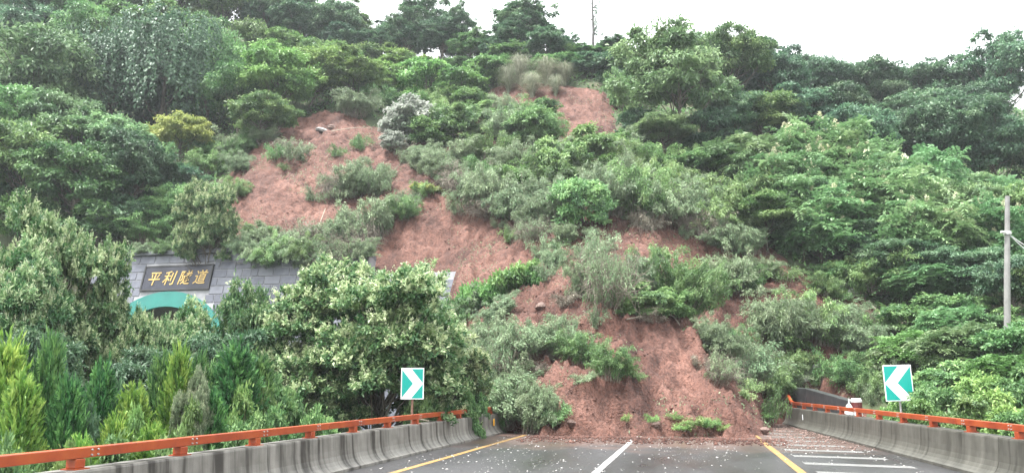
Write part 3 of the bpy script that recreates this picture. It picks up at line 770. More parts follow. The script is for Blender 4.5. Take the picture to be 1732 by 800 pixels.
def envelope(r, k, W, z0, H, inner=0.45, low=-0.8):
    ph = r.uniform(0, 6.28, 6)
    out = []
    while len(out) < k:
        d = rdir(r, 1)[0]
        if d[2] < low: continue
        th = math.atan2(d[1], d[0])
        g = 1 + 0.16*math.sin(2*th+ph[0]) + 0.12*math.sin(3*th+ph[1]+2*d[2]) + 0.10*math.sin(5*d[2]+ph[2])
        f = (inner + (1-inner)*r.random()**0.6) * g * 0.86
        out.append((d[0]*W/2*f, d[1]*W/2*f, z0 + H/2 + d[2]*H/2*f))
    return np.array(out)
def clumps(r, C, Rr, n, L, wr=0.45, flat=0.6, droop=0.3, up=0.6, subs=6, spread=0.24, tv=0.12):
    k = len(C)
    d = rdir(r, k*subs).reshape(k, subs, 3); d[..., 2] = np.abs(d[..., 2])*1.0 - 0.2
    sc = C[:, None] + d * (Rr[:, None, None]*0.78) * np.array([1, 1, flat])
    st = r.normal(0, tv, (k, subs)) + r.normal(0, tv*0.6, (k, 1))
    m = max(1, n // subs)
    P = np.repeat(sc[:, :, None], m, 2) + r.normal(size=(k, subs, m, 3)) * (Rr[:, None, None, None]*spread) * np.array([1, 1, 0.55])
    T = np.repeat(st[:, :, None], m, 2) + r.normal(0.48, 0.15, (k, subs, m))
    cc = np.broadcast_to(C[:, None, None], P.shape)
    P = P.reshape(-1, 3); out = unit(P - cc.reshape(-1, 3)); T = T.reshape(-1)
    A_ = out*0.8 + rdir(r, len(P))*0.75 + np.array([0, 0, -droop])
    N_ = np.array([0, 0, up]) + out*0.45 + rdir(r, len(P))*0.4
    Ls = L * r.uniform(0.55, 1.35, len(P))
    return leaves(P, A_, N_, Ls, Ls*wr, T)
def limbs(r, C, H, trunk_r, z_split, frac=1.0, lean=0.0):
    top = np.array([lean*H*0.3, 0, H*0.82]); tr = curve(r, (0, 0, -0.6), top, 7, 0, 0.04)
    lines = [(tr, np.linspace(trunk_r, trunk_r*0.25, 7))]
    for c in C:
        if r.random() > frac: continue
        hgt = np.clip(c[2] - 0.45*np.hypot(c[0], c[1]) - 0.1*H, z_split, H*0.78)
        i = hgt / (H*0.82) * 6; k = int(np.clip(i, 0, 5)); p0 = tr[k] + (tr[k+1]-tr[k])*(np.clip(i-k, 0, 1))
        lines.append((curve(r, p0, c, 5, -0.04, 0.09), np.linspace(trunk_r*0.36, trunk_r*0.06, 5)))
    return lines
ARCH = {}
def arch(kind, parts, H, W):
    me = [m_ for n_, m_ in parts if n_ in ('crown', 'foliage', 'blades')][0]
    co = np.empty(len(me.vertices)*3, np.float32); me.vertices.foreach_get('co', co); co = co.reshape(-1, 3)
    H = float(np.percentile(co[:, 2], 99.8)); W = float(np.percentile(np.hypot(co[:, 0], co[:, 1]), 99))*2     # true size of the leaves
    ARCH.setdefault(kind, []).append((parts, H, W))

def build_broadleaf(seed, kind='broad', H=7.0, W=6.2, k=42, n=560, L=0.235, flat=0.5, droop=0.35, z0=1.9, mat='forest', inner=0.5, rs=(0.13, 0.20)):
    r = np.random.default_rng(seed)
    C = envelope(r, k, W*0.86, z0, H - z0 - 0.2, inner); Rr = r.uniform(*rs, k) * W
    V, F, T = clumps(r, C, Rr, n, L, 0.46, flat, droop, 0.6, 6, 0.20, 0.20)
    cr = mesh_np('crown', V, F, ML[mat], T)
    V, F = tubes(limbs(r, C, H, 0.035*H*0.5, H*0.15, 0.8))
    tk = mesh_np('trunk', V, F, M['bark'], smooth=True)
    arch(kind, [('trunk', tk), ('crown', cr)], H, W)
for s in (1, 2, 3, 4): build_broadleaf(s)
for s in (11, 12): build_broadleaf(s, 'layered', 8.0, 8.4, 46, 600, 0.25, 0.26, 0.25, 2.0, 'pale', 0.35, (0.09, 0.15))
for s in (21, 22, 23): build_broadleaf(s, 'open', 9.0, 6.0, 52, 300, 0.26, 0.6, 0.35, 2.0, 'dark', 0.35, (0.09, 0.15))
for s in (31, 32): build_broadleaf(s, 'bush', 2.6, 3.0, 26, 380, 0.165, 0.7, 0.35, 0.0, 'forest', 0.55, (0.14, 0.22))

def build_draped(seed):                       # tree curtained with climbers
    r = np.random.default_rng(seed); H, W = 9.0, 6.5
    C = envelope(r, 40, W*0.86, 1.0, H-1.2, 0.6); Rr = r.uniform(0.10, 0.16, 40)*W
    a = clumps(r, C, Rr, 240, 0.22, 0.6, 0.6, 0.6)
    n = 420; th = r.uniform(0, 6.28, n); rad = W/2*r.uniform(0.7, 0.98, n); top = r.uniform(0.45, 0.9, n)*H; ln = r.uniform(1.0, 3.4, n); m = 26
    t = r.random((n, m)); P = np.stack([np.cos(th)[:, None]*rad[:, None]*np.ones((1, m)), np.sin(th)[:, None]*rad[:, None]*np.ones((1, m)), top[:, None]-ln[:, None]*t], -1).reshape(-1, 3)
    P += r.normal(size=P.shape)*0.09; out = unit(P*np.array([1, 1, 0]))
    b = leaves(P, np.array([0, 0, -1.0]) + rdir(r, len(P))*0.5 + out*0.2, out + rdir(r, len(P))*0.4 + np.array([0,0,.3]), r.uniform(0.14, 0.26, len(P)), r.uniform(0.10, 0.17, len(P)), r.normal(0.5, 0.15, len(P)))
    V, F, T = merge([a, b]); cr = mesh_np('crown', V, F, ML['dark'], T)
    V, F = tubes(limbs(r, C, H, 0.17, 1.5, 0.5)); arch('draped', [('trunk', mesh_np('trunk', V, F, M['bark'], smooth=True)), ('crown', cr)], H, W)
for s in (41, 42): build_draped(s)

def fronds(r, P0, D, Lf, pairs, leaf, droop, tint):
    """pinnate leaves: P0 (n,3), D (n,3)"""
    n = len(P0); D = unit(D); t = np.linspace(0.18, 1.0, pairs)
    S = unit(np.cross(D, np.array([0, 0, 1.0]))); Up = np.cross(S, D)
    out = []
    for sg in (-1, 1):
        pos = P0[:, None] + D[:, None]*(Lf[:, None]*t)[..., None] + np.array([0, 0, -1.0])*(droop[:, None]*Lf[:, None]*t**2)[..., None]
        A_ = S[:, None]*sg*0.85 + D[:, None]*0.45 + np.array([0, 0, -0.35]) + r.normal(size=pos.shape)*0.25
        N_ = np.broadcast_to(Up[:, None], pos.shape) + r.normal(size=pos.shape)*0.15
        sz = leaf*(1 - 0.45*(t-0.4)**2*2)[None]*np.ones((n, 1))*r.uniform(0.85, 1.15, (n, pairs))
        out.append(leaves(pos.reshape(-1, 3), A_.reshape(-1, 3), N_.reshape(-1, 3), sz.ravel(), sz.ravel()*0.38, (tint[:, None] + r.normal(0, 0.07, (n, pairs))).ravel(), 0.1))
    return merge(out)
def panicles(r, P, h, n=34):
    k = len(P); t = r.random((k, n)); w = np.sqrt(1-t)*0.42*h
    th = r.uniform(0, 6.28, (k, n))
    pos = P[:, None] + np.stack([np.cos(th)*w, np.sin(th)*w, t*h], -1)
    q = pos.reshape(-1, 3)
    return leaves(q, rdir(r, len(q)) + np.array([0, 0, .4]), rdir(r, len(q)), np.full(len(q), h*0.24), np.full(len(q), h*0.17), r.normal(0.5, 0.2, len(q)))
def build_frond(seed, flower):
    r = np.random.default_rng(seed); H, W = 5.2, 6.0
    C = envelope(r, 44, W*0.82, 0.3, H-0.9, 0.5, -0.6); k = len(C); sh = 3
    tips = np.repeat(C, sh, 0) + r.normal(size=(k*sh, 3))*np.array([0.42, 0.42, 0.45]); nf = 8
    th = (np.arange(nf)*2.4)[None] + r.uniform(0, 6.28, (len(tips), 1)); el = r.uniform(-0.35, 1.15, (len(tips), nf))
    D = np.stack([np.cos(th)*np.cos(el), np.sin(th)*np.cos(el), np.sin(el)], -1).reshape(-1, 3)
    P0 = np.repeat(tips, nf, 0); tint = np.repeat(r.normal(0.5, 0.14, len(tips)), nf) + r.normal(0, 0.06, len(P0))
    V, F, T = fronds(r, P0, D, r.uniform(0.7, 1.25, len(P0)), 8, 0.34, r.uniform(0.25, 0.8, len(P0)), tint)
    parts = [('crown', mesh_np('crown', V, F, ML['frond'], T))]
    if flower:
        top = tips[(tips[:, 2] > H*0.45) & (np.arange(len(tips)) % 2 == 0)]
        V, F, T = panicles(r, top + np.array([0, 0, 0.10]), 0.42, 60)
        parts.append(('blossom', mesh_np('blossom', V, F, ML['flower'], T)))
    V, F = tubes(limbs(r, C, H, 0.09, 0.3, 0.8)); parts.insert(0, ('trunk', mesh_np('trunk', V, F, M['bark'], smooth=True)))
    arch('frondflower' if flower else 'frond', parts, H, W)
build_frond(51, True); build_frond(52, True); build_frond(53, False); build_frond(54, False)

def build_privet(seed, H=6.4, W=6.8, k=70, pale=0.42, kind='privet', L=0.135):
    r = np.random.default_rng(seed)
    C = envelope(r, k, W*0.86, 0.5, H-0.7, 0.55, -0.75); Rr = r.uniform(0.095, 0.15, k)*W
    # rosettes: shoots whose leaves radiate, some carrying pale new growth and blossom
    subs = 42; d = rdir(r, k*subs).reshape(k, subs, 3); d[..., 2] = np.abs(d[..., 2])*1.1 - 0.25
    tips = (C[:, None] + unit(d)*Rr[:, None, None]*r.uniform(0.6, 1.0, (k, subs, 1))*np.array([1, 1, 0.8])).reshape(-1, 3)
    out = unit(d.reshape(-1, 3)); n = len(tips); m = 26
    A_ = (out*0.7 + np.array([0, 0, 0.25]))[:, None] + rdir(r, n*m).reshape(n, m, 3)*0.95
    P = tips[:, None] + rdir(r, n*m).reshape(n, m, 3)*r.uniform(0, 0.13, (n, m, 1)) - out[:, None]*r.uniform(0, 0.25, (n, m, 1))
    new = (r.random(n) < pale) & (out[:, 2] > 0.0)
    T = np.where(new, r.normal(0.76, 0.11, n), r.normal(0.38, 0.12, n))[:, None] + r.normal(0, 0.10, (n, m))
    T = T - np.where(new, 0, 0)[:, None]
    N_ = A_*0 + np.array([0, 0, 0.7]) + out[:, None]*0.5 + rdir(r, n*m).reshape(n, m, 3)*0.5
    Ls = L*r.uniform(0.65, 1.25, n*m)
    V, F, T = leaves(P.reshape(-1, 3), A_.reshape(-1, 3), N_.reshape(-1, 3), Ls, Ls*0.46, T.ravel())
    parts = [('crown', mesh_np('crown', V, F, ML['privet'], T))]
    fl = tips[new & (r.random(n) < 0.55)] + np.array([0, 0, 0.05])
    V, F, T = panicles(r, fl, 0.17, 12); parts.append(('blossom', mesh_np('blossom', V, F, ML['flower'], T)))
    ln = limbs(r, C, H, 0.15, 0.5, 0.9); V, F = tubes(ln, 6); parts.insert(0, ('trunk', mesh_np('trunk', V, F, M['bark'], smooth=True)))
    arch(kind, parts, H, W)
build_privet(61, 6.4, 6.8, 96, 0.62, L=0.15); build_privet(62, 6.4, 5.6, 84, 0.7, L=0.15)

def build_cypress(seed, mat, H=4.2, W=2.0, n=1500, kind='cypress'):
    r = np.random.default_rng(seed)
    t = r.random(n)**0.85; th = r.uniform(0, 6.28, n); ph = r.uniform(0, 6.28, 3)
    prof = np.sin(np.pi*np.clip(t*0.80+0.20, 0, 1))**0.7 * (1 + 0.24*np.sin(3*th+ph[0]+7*t) + 0.20*np.sin(2*th-11*t+ph[1]) + 0.12*np.sin(5*th+19*t+ph[2]))
    rad = W/2*prof*r.uniform(0.45, 1.0, n)*0.85
    P0 = np.stack([np.cos(th)*rad, np.sin(th)*rad, 0.1 + t*(H-0.45)], -1)
    out = np.stack([np.cos(th), np.sin(th), np.zeros(n)], -1)
    ax = unit(out*r.uniform(0.3, 1.4, (n, 1)) + np.array([0, 0, 0.65]) + rdir(r, n)*0.25)
    m = 13; s = r.random((n, m)); sd_ = r.uniform(-1, 1, (n, m, 1)); side = unit(np.cross(ax, out + rdir(r, n)*0.6))
    Lf = r.uniform(0.22, 0.62, n)
    P = P0[:, None] + ax[:, None]*(s*Lf[:, None])[..., None]
    A_ = ax[:, None] + side[:, None]*sd_*0.9 + rdir(r, n*m).reshape(n, m, 3)*0.2
    N_ = out[:, None] + rdir(r, n*m).reshape(n, m, 3)*0.5
    T = (r.normal(0.36, 0.16, n) + 0.16*np.sin(4*th+9*t+ph[2]))[:, None] + s*0.25 + r.normal(0, 0.06, (n, m))
    L = (Lf[:, None]*r.uniform(0.3, 0.5, (n, m))).ravel()
    V, F, T = leaves(P.reshape(-1, 3), A_.reshape(-1, 3), N_.reshape(-1, 3), L, L*0.30, T.ravel(), 0.1)
    cr = mesh_np('crown', V, F, ML[mat], T)
    V, F = tubes([(curve(r, (0, 0, -0.5), (0, 0, H*0.9), 5, 0, 0.01), np.linspace(0.09, 0.02, 5))]); arch(kind, [('trunk', mesh_np('trunk', V, F, M['bark'], smooth=True)), ('crown', cr)], H, W)
build_cypress(71, 'cyp_b'); build_cypress(72, 'cyp_b', 4.2, 2.2); build_cypress(73, 'cyp_d', kind='cypress_dark'); build_cypress(74, 'cyp_d', 4.2, 2.4, kind='cypress_dark')

def build_feather(seed, mat='feather', stems=95, H=2.2, W=3.0, kind='feather', per=150, leafL=0.165, tangle=0):
    """arching leafy canes, like uprooted bamboo and shrub bunches on the slide"""
    r = np.random.default_rng(seed); lines = []; P, A_, T = [], [], []
    for s in range(stems):
        th = r.uniform(0, 6.28); b = np.array([math.cos(th), math.sin(th), 0])*r.uniform(0, W*0.24); th2 = th + r.normal(0, 0.5)
        Ls = r.uniform(0.4, 1.15); reach = W*0.5*r.uniform(0.15, 1.1)*Ls; ht = H*r.uniform(0.5, 1.2)*Ls
        t = np.linspace(0, 1, 7)[:, None]
        dirh = np.array([math.cos(th2), math.sin(th2), 0])
        pts = b + dirh*reach*t**1.25 + np.array([0, 0, 1.0])*ht*(1.75*t - 1.0*t**2.4)
        pts[1:] += r.normal(size=(6, 3))*0.035
        lines.append((pts, np.linspace(0.016, 0.004, 7)))
        n = per; u = 0.25 + 0.75*r.random(n)**0.75; i = np.clip((u*6).astype(int), 0, 5); f = (u*6 - i)[:, None]
        q = pts[i]*(1-f) + pts[i+1]*f; tg = unit(pts[i+1]-pts[i])
        off = rdir(r, n)*r.uniform(0.0, 0.24, (n, 1)); P.append(q + off)
        A_.append(tg*0.7 + rdir(r, n)*0.7 + np.array([0, 0, -0.35])); T.append(r.normal(0.50, 0.14, n) + r.normal(0, 0.18))
    for s in range(tangle):
        a = rdir(r, 1)[0]*np.array([W*0.4, W*0.4, 0.2]) + np.array([0, 0, 0.35*H]); c = a + rdir(r, 1)[0]*W*0.35; c[2] = max(c[2], 0.03)
        lines.append((curve(r, a, c, 5, 0.1, 0.15), np.linspace(0.014, 0.005, 5)))
    P = np.concatenate(P); A_ = np.concatenate(A_); T = np.concatenate(T); L = leafL*r.uniform(0.6, 1.35, len(P))
    V, F, T = leaves(P, A_, np.array([0, 0, 0.8]) + rdir(r, len(P))*0.7, L, L*0.27, T, 0.15)
    fo = mesh_np('foliage', V, F, ML[mat], T); V, F = tubes(lines, 3)
    arch(kind, [('stems', mesh_np('stems', V, F, M['twig'], smooth=True)), ('foliage', fo)], H, W)
for s in (81, 82, 83): build_feather(s)
for s in (84, 85): build_feather(s, 'feather_g', 95, 2.2, 3.0, 'feather_green', 150, 0.16)
build_feather(86, 'dry', 60, 1.8, 3.0, 'tangle', 36, 0.15, 260); build_feather(87, 'feather', 60, 1.8, 3.0, 'tangle', 46, 0.15, 220)
build_feather(88, 'feather', 26, 0.9, 1.6, 'sprig', 70, 0.13); build_feather(89, 'feather_g', 26, 0.9, 1.6, 'sprig', 70, 0.13)

def build_silver(seed):
    r = np.random.default_rng(seed); H, W = 3.0, 3.2
    C = envelope(r, 34, W*0.85, 0.1, H-0.3, 0.5); Rr = r.uniform(0.12, 0.19, 34)*W
    V, F, T = clumps(r, C, Rr, 230, 0.19, 0.5, 0.7, 0.6, 0.3, 6, 0.26, 0.22); cr = mesh_np('foliage', V, F, ML['silver'], T)
    V, F = tubes(limbs(r, C, H, 0.06, 0.2, 0.9)); arch('silver', [('stems', mesh_np('stems', V, F, M['twig'], smooth=True)), ('foliage', cr)], H, W)
build_silver(91); build_silver(92)

def blades(r, n, H, W, wid, basew, arc=1.0, k=5):
    th = r.uniform(0, 6.28, n); b = np.stack([np.cos(th), np.sin(th), 0*th], -1)*(basew*r.random(n)**0.5)[:, None]
    th2 = th + r.normal(0, 0.7, n); dh = np.stack([np.cos(th2), np.sin(th2), 0*th], -1); rc = W/2*r.uniform(0.25, 1.05, n); ht = H*r.uniform(0.3, 1.05, n)
    t = np.linspace(0, 1, k)[None, :, None]
    p = b[:, None] + dh[:, None]*rc[:, None, None]*t**1.7 + np.array([0, 0, 1.0])*ht[:, None, None]*(2.0*t - (1.0+0.5*arc)*t**2.3)
    S = np.stack([-np.sin(th2), np.cos(th2), 0*th], -1)[:, None]; w = (wid*(1-t**2*0.95))*r.uniform(0.6, 1.2, (n, 1, 1))
    V = np.stack([p - S*w/2, p + S*w/2], 2).reshape(-1, 3)
    i = (np.arange(n)[:, None]*2*k + np.arange(k-1)[None]*2).ravel()[:, None]
    F = np.concatenate([i + np.array([[0, 1, 3]]), i + np.array([[0, 3, 2]])])
    T = np.repeat(r.normal(0.5, 0.18, n), 2*k); return V, F, np.clip(T, 0, 1)
def build_grass(seed, kind, mat, n, H, W, wid, basew):
    r = np.random.default_rng(seed); V, F, T = blades(r, n, H, W, wid, basew); arch(kind, [('blades', mesh_np('blades', V, F, ML[mat], T))], H, W)
build_grass(101, 'plume', 'grass', 700, 2.4, 6.5, 0.06, 0.3); build_grass(102, 'plume', 'grass', 700, 2.4, 6.0, 0.06, 0.3)
build_grass(103, 'tuft', 'greengrass', 260, 0.5, 1.3, 0.022, 0.16); build_grass(104, 'tuft', 'greengrass', 220, 0.5, 1.3, 0.022, 0.20)

def build_weed(seed):
    r = np.random.default_rng(seed); H, W = 0.9, 3.2; n = 5200
    kk = 34; th = r.uniform(0, 6.28, kk); rd = W/2*0.85*np.sqrt(r.random(kk))
    C = np.stack([np.cos(th)*rd, np.sin(th)*rd, r.uniform(0.05, 0.5, kk)*(1 - 0.5*rd/W)], -1)
    V, F, T = clumps(r, C, r.uniform(0.22, 0.42, kk), 190, 0.15, 0.7, 0.7, 0.3, 0.8, 6, 0.28, 0.18)
    lines = [(curve(r, (0, 0, 0), (math.cos(a)*W*0.4, math.sin(a)*W*0.4, 0.15), 5, 0.15, 0.1), np.linspace(0.012, 0.004, 5)) for a in r.uniform(0, 6.28, 14)]
    fo = mesh_np('foliage', V, F, ML['weed'], T); V, F = tubes(lines, 3)
    arch('weed', [('stems', mesh_np('stems', V, F, M['twig'])), ('foliage', fo)], H, W)
build_weed(111); build_weed(112)

# ------------------------------------------------------------------ planting
PLANTS = []     # (root, u, phrase, cat)
CROWNS = ('crown', 'foliage', 'blades')
def plant(kind, loc, w, h, name, phrase, cat, u, group, mat=None, tilt=(0, 0), rz=None, var=None):
    vs_ = ARCH[kind]; parts, H, W = vs_[prng.randrange(len(vs_)) if var is None else var]
    o = empty(name, loc, (tilt[0], tilt[1], prng.uniform(0, 6.283) if rz is None else rz))
    s = w / W; o.scale = (s, s*prng.uniform(0.9, 1.1), h / H)
    for pn, me in parts:
        c = mobj(pn, me, o)
        if mat and pn in CROWNS:
            c.material_slots[0].link = 'OBJECT'; c.material_slots[0].material = ML[mat]
    PLANTS.append((o, u, phrase, cat, group)); return o
SOILK = ('feather', 'feather_green', 'tangle', 'sprig', 'weed', 'silver', 'tuft', 'bush')
def put(kind, u, vb, vt, wpx, phrase, name, cat, group, mat=None, D=None, sink=0.0, var=None, tilt=(0, 0), rz=None):
    """stand a plant where photo pixel (u, vb) meets the ground, or at distance D; its top reaches vt, its width wpx"""
    if D is None: p, D = cast_soil(u, vb) if kind in SOILK else cast(u, vb)
    else:
        p = at(u, 600, D); p[2] = ground(p[0], p[1])
    top = at(u, vt, D)[2]; h = max(0.3, top - p[2] + sink)
    z = p[2]
    w = wpx * D / 1350.0
    return plant(kind, (p[0], p[1], z - sink), w, h, name, phrase, cat, u, group, mat, tilt, rz, var)

# --- foreground trees left of the road
FG = 'trees in front of the tunnel portal'
put('privet', 640, 0, 438, 350, 'large round flowering tree behind the right-pointing chevron sign', 'flowering_tree', 'tree', FG, D=24.5, var=0, rz=0.4)
put('privet', 745, 0, 560, 170, 'lower flowering tree at the right flank of the large round tree', 'flowering_tree', 'tree', FG, D=25.8, var=1)
put('privet', 535, 0, 560, 190, 'lower flowering tree at the left flank of the large round tree', 'flowering_tree', 'tree', FG, D=24.0, var=1)
put('privet', 85, 0, 362, 230, 'tall pale flowering tree at the left beside the portal', 'flowering_tree', 'tree', FG, D=22.5, var=0, rz=2.0)
put('privet', 20, 0, 415, 200, 'pale flowering tree at the left edge of the view', 'flowering_tree', 'tree', FG, D=20.5, var=1)
put('privet', 172, 0, 490, 110, 'pale flowering tree just left of the green arch', 'flowering_tree', 'tree', FG, D=23.5, var=1, rz=1.0)
put('privet', 312, 0, 512, 150, 'greyish flowering tree below the green arch', 'flowering_tree', 'tree', FG, D=25.0, var=1, rz=3.0)
put('broad', 420, 0, 478, 120, 'dark green dense tree right of the green arch', 'dense_tree', 'tree', FG, mat='privet', D=25.5, var=2)
put('broad', 385, 0, 560, 150, 'dark leafy tree low in front of the portal', 'dense_tree', 'tree', FG, mat='dark', D=22.0, var=1)
put('broad', 250, 0, 590, 190, 'dark leafy tree between the flowering trees and the cypresses', 'dense_tree', 'tree', FG, mat='dark', D=19.5, var=3)
put('broad', 60, 0, 560, 180, 'shaded dark tree behind the bright left cypress', 'dense_tree', 'tree', FG, mat='dark', D=18.0, var=0)
put('privet', 262, 0, 528, 95, 'small pale flowering tree before the left leg of the arch', 'flowering_tree', 'tree', FG, D=24.2, var=0, rz=1.2)
put('privet', 225, 0, 540, 90, 'small pale flowering tree below the left end of the plaque', 'flowering_tree', 'tree', FG, D=23.0, var=1, rz=2.2)
CG = 'columnar cypresses behind the left barrier'
for u, vt, w, D, k, ph in ((12, 575, 110, 13.0, 'cypress', 'bright yellow-green cypress at the left edge'), (45, 640, 100, 12.2, 'cypress', 'low bright cypress above the rail joint'),
        (85, 570, 80, 13.6, 'cypress_dark', 'tall deep green cypress beside the bright left one'), (125, 640, 80, 13.0, 'cypress_dark', 'deep green low cypress behind the second rail post'),
        (178, 615, 80, 14.5, 'cypress_dark', 'deep green cypress under the pale flowering trees'), (232, 655, 90, 14.2, 'cypress', 'bright rounded cypress left of the thicket middle'),
        (205, 705, 70, 13.0, 'cypress', 'small lime green cypress low behind the rail'), (305, 590, 70, 15.2, 'cypress', 'bright slender cypress below the green arch'), (275, 600, 70, 15.8, 'cypress_dark', 'dark cypress left of the bright slender one'),
        (340, 600, 60, 16.2, 'cypress_dark', 'dark cypress right of the bright slender one'), (400, 585, 110, 16.5, 'cypress_dark', 'broad deep green cypress before the dark leafy trees'), (440, 600, 80, 17.5, 'cypress_dark', 'deep green cypress left of the large round tree'),
        (268, 720, 80, 13.2, 'cypress', 'small bright cypress just above the rail'), (365, 660, 70, 15.2, 'cypress_dark', 'low dark cypress behind the fourth rail post'), (150, 740, 90, 11.0, 'cypress', 'small bright cypress below the rail at left')):
    put(k, u, 0, vt, w, ph, 'cypress', 'cypress', CG, D=D)
for u, vt, w, D, mt in ((60, 700, 70, 12.6, 'feather_g'), (150, 690, 80, 13.2, 'dark'), (245, 690, 70, 13.6, 'fresh'), (200, 650, 80, 14.8, 'dark'), (320, 680, 70, 14.2, 'weed'), (420, 655, 90, 16.0, 'fresh'), (460, 660, 80, 17.0, 'forest'), (100, 610, 70, 15.0, 'dark'), (360, 620, 70, 17.0, 'feather_g'), (20, 690, 80, 12.0, 'weed')):
    put('bush', u, 0, vt, w, 'leafy shrub growing up between the cypresses', 'leafy_shrub', 'shrub', 'shrubs between the cypresses', mat=mt, D=D)
put('privet', 335, 0, 630, 75, 'blue-green fine-leaved shrub among the cypresses', 'fine_shrub', 'shrub', CG, mat='feather', D=15.0, var=1)
RGp = 'shrubs close behind the left barrier'
for u, vt, w, D in ((30, 745, 120, 9.5), (110, 755, 110, 10.2), (210, 740, 100, 11.2), (300, 728, 90, 12.4), (395, 715, 100, 14), (430, 700, 80, 15.4), (480, 690, 90, 16.5), (545, 690, 80, 18), (800, 640, 60, 25.5), (470, 640, 110, 18.5), (720, 668, 70, 22.5)):
    put('bush', u, 0, vt, w, 'leafy bush close behind the left barrier', 'leafy_bush', 'bush', RGp, mat=prng.choice(['fresh', 'forest', 'feather_g']), D=D)

# --- skyline trees
SKG = 'open trees on the skyline'
for u, vb, vt, w, mt, ph in ((545, 112, 22, 90, 'dark', 'open tree standing on the skyline'), (590, 110, 14, 100, 'forest', 'open tree standing on the skyline'), (655, 110, 35, 75, 'dark', 'open tree standing on the skyline'),
        (715, 112, -6, 125, 'dark', 'tallest dense skyline tree left of the pole'), (778, 112, 8, 70, 'dark', 'slim skyline tree right of the tallest one'), (825, 110, 62, 80, 'dark', 'open tree standing on the skyline'), (890, 105, -2, 135, 'dark', 'broad-crowned skyline tree left of the bare trunk'),
        (955, 118, 60, 70, 'dark', 'open tree standing on the skyline'), (1045, 116, 72, 110, 'dark', 'open tree standing on the skyline'), (1000, 118, 85, 90, 'forest', 'open tree standing on the skyline'), (500, 115, 5, 110, 'dark', 'open tree standing on the skyline')):
    put('open', u, vb, vt, w, ph, 'skyline_tree', 'tree', SKG, mat=mt)
for u, vb, vt, w, k, mt in ((575, 118, 48, 95, 'broad', 'dark'), (625, 116, 55, 90, 'open', 'dark'), (680, 116, 48, 90, 'broad', 'dark'), (745, 116, 42, 90, 'broad', 'dark'), (795, 116, 55, 80, 'broad', 'forest'), (850, 116, 58, 90, 'broad', 'dark'), (925, 118, 52, 90, 'broad', 'dark'), (975, 120, 78, 70, 'broad', 'forest'), (690, 118, 18, 80, 'open', 'dark'), (750, 118, 20, 80, 'open', 'dark'), (870, 116, 30, 90, 'open', 'dark')):
    put(k, u, vb, vt, w, 'dense tree filling the skyline row', 'skyline_tree', 'tree', 'dense trees along the skyline', mat=mt)
# bare trunk with climbers and dead snags
def snag(u, vb, vt, label, rad, vine):
    p, D = cast(u, vb); h = at(u, vt, D)[2] - p[2]; root = empty('dead_tree', p); tag(root, label, 'dead tree')
    r = np.random.default_rng(int(u)); ls = [(curve(r, (0, 0, -0.5), (0.1, 0, h), 7, 0, 0.01), np.linspace(rad, rad*0.45, 7))]
    V, F = tubes(ls, 7); mobj('trunk', mesh_np('trunk', V, F, M['blanched'], smooth=True), root)
    for k in range(3 if vine else 2):
        z = h*(0.45+0.17*k); s = -1 if k % 2 else 1
        V, F = tubes([(curve(r, (0.05, 0, z), (s*r.uniform(0.6, 1.5), r.normal()*0.4, z + r.uniform(0.5, 1.3)), 5, 0.05, 0.1), np.linspace(rad*0.35, 0.012, 5))], 5); mobj('branch', mesh_np('branch', V, F, M['blanched'], smooth=True), root)
    if vine:
        n = 650; t = r.random(n); P = np.stack([0.38 + r.normal(0, 0.11, n) + np.where(t > 0.86, r.normal(0.25, 0.3, n), 0), r.normal(0, 0.2, n), h*(0.42 + 0.48*t)], -1)
        V, F, T = leaves(P, rdir(r, n) + np.array([0, 0, -0.4]), rdir(r, n), r.uniform(0.10, 0.18, n), r.uniform(0.05, 0.09, n), r.normal(0.4, 0.15, n)); mobj('vine', mesh_np('vine', V, F, ML['dark'], T), root)
snag(1003, 118, -12, 'tall bare trunk with a climber standing against the white sky', 0.19, True)
snag(1077, 112, 48, 'thin bare snag left of the layered tree crown', 0.10, False)
snag(1095, 112, 32, 'taller thin snag on the skyline above the layered tree', 0.13, False)

# --- right forest
RF = 'trees on the right slope'
put('layered', 1150, 265, 48, 235, 'large pale layered tree right of the bare scar', 'layered_tree', 'tree', RF, mat='pale', var=0)
put('layered', 1120, 275, 190, 130, 'lowest pale layered tree beside the bare scar', 'layered_tree', 'tree', RF, mat='pale', var=1)
for u, vb, vt, w, k, mt in ((1245, 205, 55, 150, 'broad', 'forest'), (1310, 205, 86, 130, 'broad', 'dark'), (1395, 200, 104, 150, 'broad', 'dark'), (1475, 225, 106, 130, 'broad', 'dark'),
        (1565, 225, 108, 170, 'broad', 'dark'), (1640, 215, 135, 120, 'broad', 'dark'), (1712, 260, 52, 150, 'open', 'dark'), (1350, 160, 100, 130, 'broad', 'dark'), (1440, 180, 118, 120, 'open', 'dark'), (1520, 185, 125, 120, 'broad', 'dark'), (1610, 190, 122, 120, 'broad', 'dark'), (1690, 205, 120, 110, 'broad', 'dark'), (1200, 155, 62, 120, 'broad', 'forest'), (1270, 150, 70, 120, 'broad', 'dark')):
    put(k, u, vb, vt, w, 'hazy dark tree on the right ridge', 'ridge_tree', 'tree', 'trees along the right ridge', mat=mt)
for u, vb, vt, w, mt in ((1290, 260, 160, 150, 'forest'), (1370, 265, 150, 150, 'dark'), (1460, 330, 185, 150, 'dark'), (1530, 310, 190, 130, 'dark'), (1610, 330, 168, 185, 'dark'), (1695, 345, 190, 150, 'dark'), (1240, 265, 160, 120, 'dark'), (1420, 270, 150, 130, 'dark'), (1560, 265, 160, 140, 'dark'), (1650, 265, 150, 140, 'dark')):
    put('broad', u, vb, vt, w, 'shady tree in the gully below the right ridge', 'gully_tree', 'tree', 'trees in the right gully', mat=mt)
